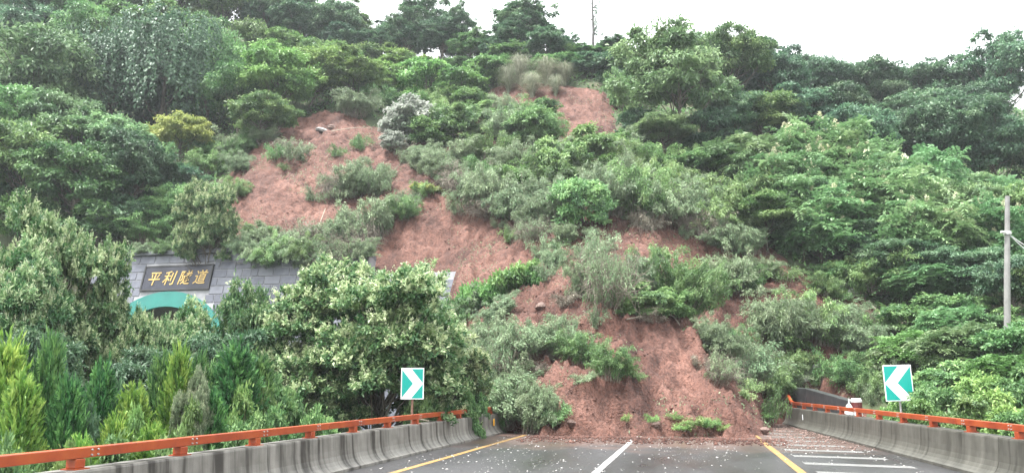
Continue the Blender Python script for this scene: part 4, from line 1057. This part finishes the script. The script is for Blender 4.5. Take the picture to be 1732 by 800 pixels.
for u, vb, vt, w, k in ((1395, 375, 196, 200, 'frondflower'), (1480, 425, 262, 210, 'frondflower'), (1575, 400, 252, 170, 'frond'), (1625, 470, 335, 170, 'frondflower'), (1330, 400, 250, 190, 'frondflower'), (1545, 470, 330, 170, 'frondflower'), (1700, 470, 335, 150, 'frondflower'), (1390, 450, 320, 160, 'frondflower'), (1270, 345, 225, 170, 'frond'), (1650, 390, 290, 140, 'frond'), (1460, 370, 235, 160, 'frond'), (1720, 420, 300, 120, 'frond'), (1600, 440, 300, 150, 'frond'), (1430, 340, 225, 150, 'round'), (1520, 390, 275, 150, 'round'), (1300, 370, 255, 140, 'round'), (1660, 440, 320, 150, 'round'), (1360, 420, 300, 150, 'round'), (1440, 420, 330, 130, 'round')):
    if k == 'round':
        put('broad', u, vb, vt, w, 'rounded pale leafy tree between the feathery trees', 'leafy_tree', 'tree', RF, mat='pale'); continue
    put(k, u, vb, vt, w, 'feathery-leaved tree with cream blossom on the right slope' if k == 'frondflower' else 'feathery-leaved green tree without blossom on the right slope', 'feathery_tree', 'tree', 'feathery trees on the right slope')
for u, vb, vt, w, k, mt in ((1210, 330, 255, 130, 'broad', 'forest'), (1240, 390, 290, 160, 'feather_green', None), (1300, 425, 330, 150, 'broad', 'forest'), (1360, 440, 370, 130, 'broad', 'dark'), (1440, 460, 380, 140, 'broad', 'dark'), (1520, 500, 405, 150, 'broad', 'dark'), (1600, 520, 420, 150, 'broad', 'dark'), (1680, 530, 420, 150, 'broad', 'dark'), (1720, 560, 440, 130, 'broad', 'dark')):
    put(k, u, vb, vt, w, 'shaded leafy shrub under the feathery trees', 'leafy_shrub', 'shrub', 'shrubs under the feathery trees', mat=mt)
for u, vb, vt, w, k, mt in ((1480, 500, 425, 170, 'feather_green', None), (1560, 520, 445, 170, 'frond', None), (1420, 480, 440, 110, 'feather_green', None), (1640, 560, 500, 120, 'bush', 'forest'), (1560, 570, 500, 130, 'bush', 'forest'), (1690, 580, 520, 130, 'bush', 'forest'), (1610, 600, 520, 150, 'frond', None), (1550, 640, 560, 150, 'frond', 'fresh'), (1640, 640, 545, 170, 'frond', None), (1720, 640, 550, 150, 'bush', 'forest'), (1690, 670, 600, 130, 'frond', 'fresh'), (1600, 680, 610, 130, 'bush', 'feather_g'), (1520, 640, 570, 110, 'bush', 'feather_g'), (1480, 640, 590, 100, 'feather_green', None), (1670, 540, 500, 100, 'tangle', None), (1460, 600, 540, 90, 'feather', None)):
    put(k, u, vb, vt, w, 'green shrub on the bank behind the right barrier', 'bank_shrub', 'shrub', 'shrubs on the right bank', mat=mt)
for u, D, vt, w, mt in ((1560, 20, 676, 100, 'fresh'), (1630, 18.5, 670, 120, 'forest'), (1700, 17, 660, 130, 'fresh'), (1720, 15.5, 690, 120, 'forest'), (1590, 23, 650, 110, 'feather_g'), (1670, 22, 630, 130, 'fresh'), (1725, 21, 615, 120, 'forest'), (1500, 24.5, 672, 70, 'fresh'), (1540, 27, 640, 90, 'forest')):
    put('bush', u, 0, vt, w, 'leafy weed bush right behind the right rail', 'weed_bush', 'bush', 'bushes behind the right rail', mat=mt, D=D)

# --- left forest
LF = 'trees on the left slope'
for u, vb, vt, w, k, mt in (
        # back row, running off the top of the picture
        (30, 95, -40, 170, 'broad', 'forest'), (120, 95, -50, 160, 'broad', 'forest'), (210, 100, -50, 170, 'broad', 'forest'), (300, 95, -45, 160, 'broad', 'forest'), (380, 100, -30, 150, 'broad', 'forest'), (450, 105, -30, 140, 'broad', 'dark'), (505, 112, -18, 130, 'broad', 'dark'), (560, 115, 8, 110, 'broad', 'dark'),
        (60, 160, 10, 170, 'broad', 'dark'), (150, 160, 15, 160, 'broad', 'forest'), (235, 165, 10, 160, 'broad', 'forest'), (330, 165, 30, 150, 'broad', 'forest'), (420, 160, 40, 140, 'broad', 'forest'), (490, 165, 65, 130, 'broad', 'fresh'), (560, 165, 75, 120, 'broad', 'forest')):
    put(k, u, vb, vt, w, 'tall tree in the upper forest of the left slope', 'forest_tree', 'tree', LF, mat=mt)
for u, vb, vt, w, k, mt in ((270, 240, 40, 210, 'draped', 'dark'), (190, 235, 60, 170, 'draped', 'dark'), (345, 225, 60, 140, 'draped', 'forest')):
    put(k, u, vb, vt, w, 'tree curtained with hanging climbers in the left forest', 'draped_tree', 'tree', LF, mat=mt)
for u, vb, vt, w, k, mt in ((45, 290, 45, 210, 'broad', 'pale'), (120, 250, 130, 140, 'broad', 'pale'), (10, 320, 150, 180, 'broad', 'forest'), (105, 350, 160, 200, 'layered', 'pale'), (190, 350, 195, 170, 'layered', 'pale'), (30, 400, 205, 190, 'broad', 'forest'), (120, 400, 240, 180, 'broad', 'forest'), (220, 380, 230, 160, 'broad', 'dark'), (400, 245, 115, 140, 'broad', 'forest'), (465, 225, 80, 150, 'broad', 'fresh'), (530, 190, 85, 150, 'broad', 'fresh'), (600, 185, 95, 130, 'broad', 'fresh'), (440, 260, 165, 130, 'broad', 'forest')):
    put(k, u, vb, vt, w, 'leafy tree in the lower forest of the left slope', 'forest_tree', 'tree', LF, mat=mt)
for u, vb, vt, w, mt, ph in ((-45, 140, 5, 170, 'dark', 'topmost tree cut off by the left picture edge'), (-40, 220, 90, 170, 'forest', 'upper tree cut off by the left picture edge'), (-45, 330, 170, 180, 'forest', 'middle tree cut off by the left picture edge'), (-40, 410, 250, 170, 'dark', 'lowest forest tree cut off by the left picture edge'),
        (1770, 350, 200, 170, 'dark', 'upper tree cut off by the right picture edge'), (1765, 460, 300, 160, 'forest', 'middle tree cut off by the right picture edge'), (1770, 560, 430, 150, 'forest', 'lowest tree cut off by the right picture edge')):
    put('broad', u, vb, vt, w, ph, 'edge_tree', 'tree', 'trees cut off by the picture edges', mat=mt)
put('broad', 300, 300, 196, 115, 'yellow-green small tree at the edge of the left forest', 'yellow_tree', 'tree', LF, mat='yellow')
for u, vb, vt, w, k, mt in ((30, 440, 330, 120, 'bush', 'fresh'), (160, 420, 330, 130, 'bush', 'forest'), (60, 430, 320, 110, 'bush', 'forest'), (215, 400, 330, 120, 'bush', 'dark'), (350, 280, 235, 110, 'feather_green', None), (390, 270, 225, 100, 'feather', None), (350, 300, 250, 90, 'feather_green', None), (290, 330, 275, 120, 'bush', 'dark'), (440, 220, 185, 90, 'feather_green', None), (265, 330, 280, 100, 'feather', None), (480, 205, 165, 80, 'feather', None), (230, 380, 340, 120, 'feather_green', None), (275, 390, 330, 120, 'feather_green', None), (310, 370, 310, 120, 'feather_green', None), (250, 415, 370, 120, 'feather_green', None)):
    put(k, u, vb, vt, w, 'shrub along the edge between left forest and slide', 'edge_shrub', 'shrub', 'shrubs at the left edge of the slide', mat=mt)
# --- upper middle thicket
for u, vb, vt, w, k, mt in ((650, 170, 100, 120, 'bush', 'fresh'), (720, 175, 98, 120, 'bush', 'fresh'), (780, 180, 110, 110, 'bush', 'fresh'), (690, 140, 95, 110, 'bush', 'fresh'), (760, 140, 100, 110, 'bush', 'forest'), (820, 150, 100, 100, 'bush', 'forest'), (640, 125, 80, 110, 'bush', 'forest'), (860, 120, 82, 100, 'bush', 'forest'), (600, 200, 150, 100, 'feather', None), (640, 190, 145, 90, 'feather_green', None),
        (940, 130, 90, 100, 'bush', 'forest'), (1000, 130, 92, 90, 'bush', 'dark'), (1050, 150, 90, 110, 'bush', 'dark'), (1060, 185, 120, 90, 'feather_green', None), (1080, 240, 180, 90, 'bush', 'dark'), (1190, 270, 190, 120, 'bush', 'dark')):
    put(k, u, vb, vt, w, 'leafy bush in the thicket along the upper slide', 'thicket_bush', 'bush', 'bushes along the top of the slide', mat=mt)
for u, vb, vt, w in ((880, 150, 95, 80), (925, 148, 100, 80), (860, 162, 112, 60), (900, 168, 125, 70), (955, 146, 108, 60), (940, 165, 128, 50)):
    put('plume', u, vb, vt, w, 'clump of pale arching plume grass at the scar top', 'plume_grass', 'grass clump', 'plume grass at the scar top')
# --- shrubs carried down by the slide
SG = 'uprooted shrubs on the slide'
silver = ((690, 245, 172, 110, 'silver-leaved shrub on the crest of the left soil lobe'), (672, 250, 185, 70, 'small silver-leaved shrub on the left lobe crest'), (668, 262, 225, 60, 'low silver-leaved shrub fallen below the lobe crest'))
for i, (u, vb, vt, w, ph) in enumerate(silver): put('silver', u, vb, vt, w, ph, 'silver_shrub', 'shrub', SG, var=i % 2, mat='silver')
a_, b_ = ray(352, 440); D_ = 41.6 / (SY*a_ + CY); plant('privet', ((CY*a_ - SY)*D_, 41.6, 7.3), 4.0, 6.2, 'blossom_shrub', 'dark glossy shrub with pale blossom hanging over the portal plaque', 'shrub', 352, SG, 'privet', (0.1, 0), 0.5, 0)
FE = [  # u, base v, top v, width, kind
 (560,335,285,70,'tangle'),(600,335,268,100,'feather'),(640,330,270,80,'feather'),(490,272,238,80,'sprig'),(515,268,240,60,'sprig'),(470,268,240,50,'sprig'),
 (590,415,345,90,'feather'),(640,405,325,110,'feather'),(680,375,330,70,'feather_green'),(620,425,365,80,'tangle'),(460,425,380,110,'feather'),(510,420,375,110,'tangle'),(440,415,380,80,'feather_green'),(550,425,380,90,'feather'),
 (470,462,415,100,'feather_green'),(520,470,425,90,'feather'),(570,455,425,70,'tangle'),(440,450,415,60,'feather'),
 (800,352,285,110,'feather'),(840,360,280,120,'feather'),(880,375,300,110,'feather'),(830,365,320,100,'tangle'),(770,330,275,100,'tangle'),(740,300,255,90,'feather'),(780,285,235,110,'feather'),(830,280,225,110,'feather_green'),(880,300,240,120,'feather'),(920,330,265,120,'feather_green'),
 (960,320,230,110,'bush'),(900,250,190,110,'bush'),(915,245,190,100,'feather_green'),(860,245,180,90,'feather'),(1000,280,215,110,'bush'),(820,230,175,100,'bush'),(770,240,180,110,'bush'),(730,250,190,100,'bush'),(1040,290,230,100,'feather_green'),(1000,270,225,80,'feather_green'),
 (930,390,310,120,'feather'),(985,385,300,110,'bush'),(1030,365,285,130,'feather'),(1080,365,280,130,'feather_green'),(1130,370,300,120,'feather'),(1170,375,310,110,'feather'),(1060,330,260,110,'feather'),(1110,330,270,110,'feather_green'),(1160,345,290,110,'feather'),(1210,390,320,120,'feather_green'),(900,410,365,80,'tangle'),(1230,420,370,100,'feather'),(1150,385,345,100,'tangle'),(1090,385,350,80,'tangle'),(1200,400,350,90,'tangle'),
 (920,440,395,60,'sprig'),(1000,440,400,80,'sprig'),
 (990,500,412,90,'tangle'),(1030,520,410,120,'tangle'),(1000,505,420,90,'feather'),(1080,510,420,110,'feather'),(1130,515,415,120,'feather_green'),(1160,530,430,90,'feather_green'),(1085,535,480,90,'bush'),(1150,545,480,80,'bush'),(1240,490,420,110,'feather'),(1255,495,445,90,'feather_green'),
 (820,510,475,90,'weed'),(870,485,455,110,'weed'),(900,478,455,70,'weed'),(800,530,490,80,'feather'),(850,540,500,90,'feather'),(780,560,500,80,'feather_green'),
 (840,600,530,110,'feather'),(890,605,540,110,'feather'),(940,600,535,100,'feather'),(860,630,560,100,'tangle'),(980,610,560,90,'feather_green'),(1030,640,580,90,'feather_green'),(1050,650,600,60,'feather_green'),(820,640,580,90,'feather'),
 (870,715,625,120,'feather'),(900,728,650,90,'feather'),(850,725,650,80,'feather_green'),(920,700,650,60,'feather'),
 (1330,590,485,130,'feather'),(1370,590,490,120,'feather_green'),(1300,570,500,100,'feather'),(1340,600,520,90,'bush'),(1400,580,510,100,'feather'),(1440,560,510,90,'feather'),
 (1200,590,530,80,'feather'),(1225,620,555,100,'feather'),(1270,650,575,120,'feather'),(1310,670,600,90,'feather_green'),(1215,640,590,80,'tangle'),(1290,640,580,90,'feather'),(1330,660,610,80,'feather'),(1300,710,650,50,'sprig'),
 (760,215,170,90,'feather_green'),(800,200,155,90,'bush'),(850,205,160,80,'feather'),(890,225,170,90,'feather_green'),(920,205,165,70,'bush'),(700,205,165,80,'bush'),(740,195,150,90,'feather_green'),(1055,270,222,80,'bush'),(1070,280,225,90,'feather'),(1110,295,245,100,'feather_green'),(1150,310,260,100,'bush'),
 (720,285,245,80,'feather'),(760,310,270,80,'feather'),(810,320,270,90,'feather_green'),(860,335,280,100,'bush'),(940,350,290,100,'feather'),(1000,340,275,100,'feather'),(950,290,235,100,'feather'),(1020,315,255,90,'bush'),(1130,330,285,90,'feather'),(1190,355,300,100,'feather_green'),(1250,400,350,90,'feather_green'),(1270,430,385,90,'feather'),(1180,300,245,90,'feather_green'),
 (955,415,375,60,'feather'),(905,395,345,90,'feather'),(940,455,415,60,'feather'),(1010,430,385,80,'sprig'),(925,470,440,50,'sprig'),(700,345,322,45,'sprig'),(770,365,335,50,'sprig'),(570,265,245,40,'sprig'),(610,250,225,45,'sprig'),(480,290,275,30,'sprig'),(690,275,250,50,'sprig'),(720,265,240,50,'feather'),(660,300,278,40,'sprig'),(450,240,215,60,'feather'),(420,260,225,70,'feather_green'),(400,290,255,60,'feather'),(400,330,300,60,'feather_green'),
 (1290,470,430,70,'feather'),(1330,480,445,60,'sprig'),(1390,500,460,80,'feather_green'),(1200,470,440,50,'sprig'),(1190,500,460,60,'feather_green'),(1010,550,515,60,'sprig'),(960,560,530,60,'sprig'),(800,600,545,80,'feather'),(815,680,620,80,'feather'),(835,700,640,80,'feather_green'),(880,660,600,80,'feather'),(1240,600,545,80,'feather_green'),(1345,640,590,70,'feather_green'),(1420,600,550,80,'feather_green'),(1430,640,600,50,'sprig'),(1380,655,630,40,'sprig'),(1490,660,610,80,'feather_green'),(1515,640,585,90,'feather'),(1475,680,640,50,'sprig'),
 (1400,640,590,60,'sprig'),(1460,560,520,70,'tangle'),(1450,650,600,80,'feather_green'),(1480,600,550,80,'feather'),(1500,560,520,90,'feather_green')]
NMS = {'feather': ('feathery_shrub', 'grey-green feathery shrub'), 'feather_green': ('feathery_shrub', 'fresh green feathery shrub'), 'tangle': ('tangled_shrub', 'tangle of bare grey twigs'), 'sprig': ('fallen_sprig', 'small torn sprig'), 'bush': ('leafy_bush', 'leafy green bush'), 'weed': ('weed_patch', 'bright green leafy weed patch')}
def zone(u, v):
    if v > 690: return 'by the slide toe'
    if v > 575: return 'on the lower slide'
    if v > 465: return 'on the middle of the slide'
    if v > 395 and u > 700: return 'below the wooded ledge of the slide'
    if u < 700 and v > 400: return 'above the tunnel wall'
    if u < 720: return 'on the left soil lobe'
    if v > 300: return 'on the wooded ledge of the slide'
    return 'on the upper slide below the scar'
for u, vb, vt, w, k in FE:
    nm, ph = NMS[k]
    put(k, u, vb, vt, w*1.05, ph + ' ' + zone(u, vb), nm, 'weeds' if k == 'weed' else 'shrub', SG, tilt=(prng.uniform(-.15, .5), prng.uniform(-.4, .4)), rz=prng.uniform(-1.2, 1.2), sink=0.2,
        mat={'bush': prng.choice(['forest', 'weed', 'feather_g'])}.get(k))
for i, (u, vb, vt, w, k) in enumerate(FE):
    if k in ('sprig', 'weed') or i % 2: continue
    for sg in (-1, 1):
        if prng.random() < 0.2: continue
        uu = u + sg*w*prng.uniform(0.35, 0.6); vv = vb + prng.uniform(-4, 10); q = prng.choice(['feather', 'feather_g', 'dry', 'feather'])
        if vv > 728: continue
        put('sprig', uu, vv, vv - prng.uniform(14, 30), prng.uniform(35, 65), {'feather': 'grey-green torn sprig', 'feather_g': 'green torn sprig', 'dry': 'brownish withered sprig'}[q] + ' among the shrubs ' + zone(uu, vv), 'torn_sprig', 'sprig', 'torn sprigs among the slide shrubs', mat=q, tilt=(prng.uniform(-.1, .7), prng.uniform(-.5, .5)), rz=prng.uniform(-1, 1), sink=0.1)
def hang(u, z, kind, w, h, ph, mat=None, lean=1.0):
    a, b = ray(u, 440); D = 41.25 / (SY*a + CY); X = (CY*a - SY)*D
    nm = NMS[kind]; plant(kind, (X, 41.3, z), w, h, nm[0], ph, 'shrub', u, 'shrubs hanging over the tunnel wall', mat, (lean, 0), 0.0)
for u, z, k, w, h, ln in ((440, 8.85, 'feather', 2.2, 1.2, 0.7), (468, 8.85, 'feather_green', 2.4, 1.3, 0.9), (500, 8.8, 'feather', 2.4, 1.2, 0.8), (525, 8.8, 'feather_green', 2.2, 1.4, 0.9), (555, 8.7, 'tangle', 2.4, 1.5, 1.0), (590, 8.7, 'tangle', 2.4, 1.4, 0.9), (410, 9.2, 'feather', 1.6, 1.2, 0.8), (620, 8.7, 'feather', 2.0, 1.2, 0.9), (275, 9.3, 'feather_green', 1.6, 0.9, 0.5), (240, 9.3, 'feather', 1.6, 0.8, 0.4)):
    hang(u, z, k, w, h, NMS[k][1] + ' hanging over the tunnel wall', None, ln)
put('bush', 1335, 560, 510, 60, 'yellow-green leafy bush in the middle of the right shrub mound', 'leafy_bush', 'bush', SG, mat='yellow')
for u, vb, vt, w in ((1180, 733, 714, 60), (1160, 733, 720, 50), (1204, 732, 718, 45), (1300, 720, 702, 40), (1222, 733, 724, 30), (1142, 733, 725, 30), (1192, 728, 712, 40), (1105, 733, 726, 25), (1060, 733, 727, 20)):
    put('sprig', u, vb - 2, vt - 4, w*1.2, 'green grass tuft at the slide toe', 'grass_tuft', 'grass tuft', 'grass tufts at the toe', mat='greengrass')
put('weed', 720, 330, 312, 60, 'lime green weed patch right of the left soil lobe', 'weed_patch', 'weeds', SG, mat='yellow')

# --- fallen branches and loose wood
def stick(pts, r0, label, mat='palewood', cat='branch'):
    P = []
    for u, v, dz in pts:
        p, D = cast_soil(u, v); P.append(np.array((p[0], p[1], p[2] + dz)))
    k = len(P); root = np.array(P[0]); L = [q - root for q in P]
    t = np.linspace(0, k-1, k*4); q = np.stack([np.interp(t, range(k), [l[i] for l in L]) for i in range(3)], -1)
    q[1:-1] += (q[:-2] + q[2:] - 2*q[1:-1])*0.5
    V, F = tubes([(q, np.linspace(r0, r0*0.35, len(q)))], 6)
    o = mobj('fallen_branch', mesh_np('fallen_branch', V, F, M[mat], smooth=True)); o.location = root; tag(o, label, cat, 'loose branches on the slide')
STK = [((531, 428, 0.1), (536, 405, 0.5), (549, 385, 0.8), 0.05, 'pale curved branch standing above the tunnel wall'),
       ((1330, 470, 0.05), (1310, 468, 0.15), (1285, 472, 0.1), 0.04, 'pale stick lying on the soil above the right shrub mound'),
       ((1470, 515, 0.1), (1490, 540, 0.2), (1505, 555, 0.2), 0.05, 'pale straight stick on the right edge of the slide'),
       ((1485, 545, 0.1), (1490, 555, 0.2), (1493, 562, 0.1), 0.04, 'short pale stick below the straight one'),
       ((390, 250, 0.1), (405, 240, 0.5), (425, 246, 0.1), 0.045, 'bowed pale branch at the left edge of the slide'),
       ((1130, 540, 0.1), (1140, 548, 0.2), (1150, 556, 0.1), 0.05, 'thick root end under the green shrub in mid slide'),
       ((1060, 552, 0.1), (1090, 545, 0.12), (1115, 543, 0.1), 0.035, 'thin brown stick across the mid slide soil'),
       ((1230, 640, 0.2), (1265, 630, 0.4), (1285, 620, 0.5), 0.03, 'thin grey stick poking from the lower right shrubs'),
       ((560, 226, 0.1), (600, 222, 0.15), (630, 220, 0.1), 0.035, 'thin branch lying across the top of the left lobe'),
       ((303, 418, 0.2), (302, 400, 0.9), (302, 385, 1.5), 0.05, 'short white stake above the tunnel plaque')]
for a, b, c, r0, lb in STK: stick([a, b, c], r0, lb, 'white' if 'white' in lb else ('twig' if 'brown' in lb or 'root' in lb or 'grey' in lb else 'palewood'), 'stake' if 'stake' in lb else 'branch')
# tilted pale lath between the left rail posts
m = MB(); m.tube([(-7.05, 19.9, 0.80), (-6.9, 20.9, 0.69)], 0.022, 6); tag(m.obj('wooden_lath', M['palewood']), 'short pale lath leaning under the left rail', 'lath')
# --- rocks
def rock_mesh(seed, mat):
    r = random.Random(seed); bm = bmesh.new(); bmesh.ops.create_icosphere(bm, subdivisions=2, radius=1)
    ph = [r.uniform(0, 6) for _ in range(6)]
    for v in bm.verts:
        c = v.co; k = 1 + 0.22*math.sin(2.3*c.x+ph[0]) + 0.2*math.sin(2.9*c.y+ph[1]) + 0.15*math.sin(3.7*c.z+ph[2]) + r.uniform(-.06, .06)
        v.co = c*k
    me = bpy.data.meshes.new('rock'); bm.to_mesh(me); bm.free(); me.materials.append(mat); return me
ROCKS = [(543, 222, 22, 'paleston', 'pale rock with flat face near the top of the left lobe'), (562, 218, 14, 'stone', 'brown rock beside the pale one on the left lobe'), (970, 727, 22, 'stone', 'flat brown stone at the slide toe left of the white line'),
         (1425, 490, 26, 'paleston', 'grey rock pile at the right edge of the slide, upper'), (1440, 497, 20, 'paleston', 'smaller grey rock right of the rock pile'), (1360, 645, 24, 'paleston', 'pale rock on the bank above the black wall'), (1385, 630, 20, 'paleston', 'grey stone among bank rubble above the black wall'), (1420, 648, 18, 'stone', 'brown stone near the drum on the bank'), (1345, 630, 18, 'stone', 'red-brown stone left of the pale bank rock'),
         (1290, 733, 18, 'stone', 'thin flat stone lying at the toe by the yellow line'), (912, 520, 18, 'stone', 'dark clod of earth on the slide left of the tangled mound'), (1110, 735, 16, 'stone', 'small stone at the toe right of the white line')]
for i, (u, v, w, mt, lb) in enumerate(ROCKS):
    p, D = cast_soil(u, v); s = w*D/1350/2; o = mobj('rock', rock_mesh(i, M[mt])); z = max(0.0, p[2])
    o.location = (p[0], p[1], z + s*0.15); o.scale = (s, s*0.9, s*0.6); o.rotation_euler = (0.1, 0.15, prng.uniform(0, 6)); tag(o, lb, 'rock', 'loose rocks on the slide')

# --- stuff: clods on the soil, chips on the road, undergrowth, torn leaves
def scatter_lumps(name, pts, size, mat, flat=0.6, label=None, cat=None):
    r = np.random.default_rng(5); base = np.array([(1,0,0),(-1,0,0),(0,1,0),(0,-1,0),(0,0,1),(0,0,-1)], float)
    f0 = np.array([(0,2,4),(2,1,4),(1,3,4),(3,0,4),(2,0,5),(1,2,5),(3,1,5),(0,3,5)])
    n = len(pts); th = r.uniform(0, 6.28, n); c, s = np.cos(th), np.sin(th)
    V = base[None]*(1 + r.uniform(-.35, .35, (n, 6, 1))) * (size[:, None, None]) * np.stack([np.ones(n), r.uniform(.6, 1, n), np.full(n, flat)], -1)[:, None]
    V = np.stack([V[..., 0]*c[:, None]-V[..., 1]*s[:, None], V[..., 0]*s[:, None]+V[..., 1]*c[:, None], V[..., 2]], -1) + pts[:, None]
    F = f0[None] + (np.arange(n)*6)[:, None, None]
    o = mobj(name, mesh_np(name, V.reshape(-1, 3), F.reshape(-1, 3), mat)); tag(o, label, cat, None, 'stuff'); return o
r = np.random.default_rng(77)
def in_slide(n, pw=1.0):
    x = r.uniform(-30, 12, n); y = 24.5 + 38*r.random(n)**pw
    z, m_ = slide_height(x, y); k = m_ > 0.35; return np.stack([x[k], y[k], z[k]], -1)
n = 1700; x = r.uniform(-5.2, 2.6, n); y = 26.0 - 2.6*r.random(n)**2.8; P2 = np.stack([x, y, np.full(n, 0.012)], -1)
P = np.concatenate([in_slide(22000, 1.9), P2]); scatter_lumps('soil_clods', P, 0.02 + 0.07*r.random(len(P))**5 + 0.01*r.random(len(P)), M['soil'], 0.7, 'loose clods of red soil strewn over the landslide', 'soil')
n = 3400; x = r.uniform(-6.2, 4.6, n); y = 11 + 16*r.random(n)**0.8; k = x < (3.75 + (36-y)*0.058 - 0.1)
k &= (fbm(x*0.7, y*0.35, 2) > -0.12) | (r.random(n) < 0.25)
P = np.stack([x, y, np.full(n, 0.006)], -1)[k]; scatter_lumps('gravel', P, 0.006 + 0.033*r.random(len(P))**4, M['chip'], 0.45, 'pale gravel chips and leaf bits strewn on the wet road', 'gravel')
n = 1500; x = r.uniform(2.1, 4.6, n); y = 22 + 14*r.random(n)**0.7; k = x < (3.75 + (36-y)*0.058 - 0.02)
P = np.stack([x, y, np.full(n, 0.008)], -1)[k]; scatter_lumps('rubble', P, 0.02 + 0.05*r.random(len(P))**3, M['stone'], 0.5, 'muddy rubble along the foot of the right barrier', 'rubble')
# undergrowth outside the slide
n = 120000; x = r.uniform(-62, 48, n); y = r.uniform(14, 95, n); sd1 = sdist(x, y, slide_poly); sd2 = sdist(x, y, ROADP)
k = (sd1 < 0.3) & (sd2 < -1.0) & ~((x > -35) & (x < -11) & (y > 37.5) & (y < 43.0)) & ~((y < 37.5) & (y > 12) & (x > 4.2) & (x < 8.0)); x, y = x[k], y[k]; z = height(x, y)
P = np.stack([x, y, z + r.uniform(0.05, 0.9, len(x))*np.clip(0.5+fbm(x*0.5, y*0.5, 2), .1, 1.3)], -1); L = r.uniform(0.25, 0.5, len(x))
V, F, T = leaves(P, rdir(r, len(P)) + np.array([0, 0, .15]), np.array([0, 0, 1.0]) + rdir(r, len(P))*0.6, L, L*0.42, r.normal(0.5, 0.2, len(P)))
tag(mobj('undergrowth', mesh_np('undergrowth', V, F, ML['forest'], T)), 'low leafy undergrowth covering the forest floor', 'undergrowth', None, 'stuff')
# torn leaves and small weeds over the slide
P = in_slide(60000, 1.1); k = fbm(P[:, 0]*0.35+3, P[:, 1]*0.35, 3) > 0.10; P = P[k]; P[:, 2] += r.uniform(0.0, 0.16, len(P)); L = r.uniform(0.06, 0.17, len(P))
V, F, T = leaves(P, rdir(r, len(P)) + np.array([0, 0, .2]), np.array([0, 0, 1.0]) + rdir(r, len(P))*0.6, L, L*0.32, r.normal(0.5, 0.2, len(P)))
tag(mobj('torn_leaves', mesh_np('torn_leaves', V, F, ML['feather'], T)), 'torn leaves and twigs mixed into the red soil', 'leaf litter', None, 'stuff')

# ------------------------------------------------------------------ labels that single out each plant
ORD = ['leftmost', 'second from left', 'third from left', 'fourth from left', 'fifth from left', 'sixth from left', 'seventh from left', 'eighth from left', 'ninth from left', 'tenth from left'] + [w + ' from left' for w in ('eleventh', 'twelfth', 'thirteenth', 'fourteenth', 'fifteenth', 'sixteenth', 'seventeenth', 'eighteenth', 'nineteenth', 'twentieth', 'twenty-first', 'twenty-second', 'twenty-third', 'twenty-fourth', 'twenty-fifth')]
byp = {}
for t in PLANTS: byp.setdefault(t[2], []).append(t)
for ph, L_ in byp.items():
    L_.sort(key=lambda t: t[1])
    for i, (o, u, _, cat, group) in enumerate(L_):
        tag(o, ph if len(L_) == 1 else ph + ', ' + ORD[min(i, len(ORD)-1)], cat, group)

# ------------------------------------------------------------------ rain haze
HAZE = 0.0004
if HAZE:
    m, nt, b = mat_new('haze'); nt.nodes.remove(b)
    pv = N(nt, 'ShaderNodeVolumePrincipled'); pv.inputs['Color'].default_value = (0.90, 0.95, 1.0, 1); pv.inputs['Density'].default_value = HAZE; pv.inputs['Anisotropy'].default_value = 0.2
    nt.links.new(pv.outputs[0], nt.nodes['Material Output'].inputs['Volume'])
    mb = MB(); mb.box(-195, 195, -75, 235, -3.0, 75); tag(mb.obj('haze', m), 'pale rain haze hanging over the slope', 'haze', None, 'stuff')
print('PLANTS', len(PLANTS), 'BLOCKS', nb, 'tris', sum(len(me.polygons) for me in bpy.data.meshes))
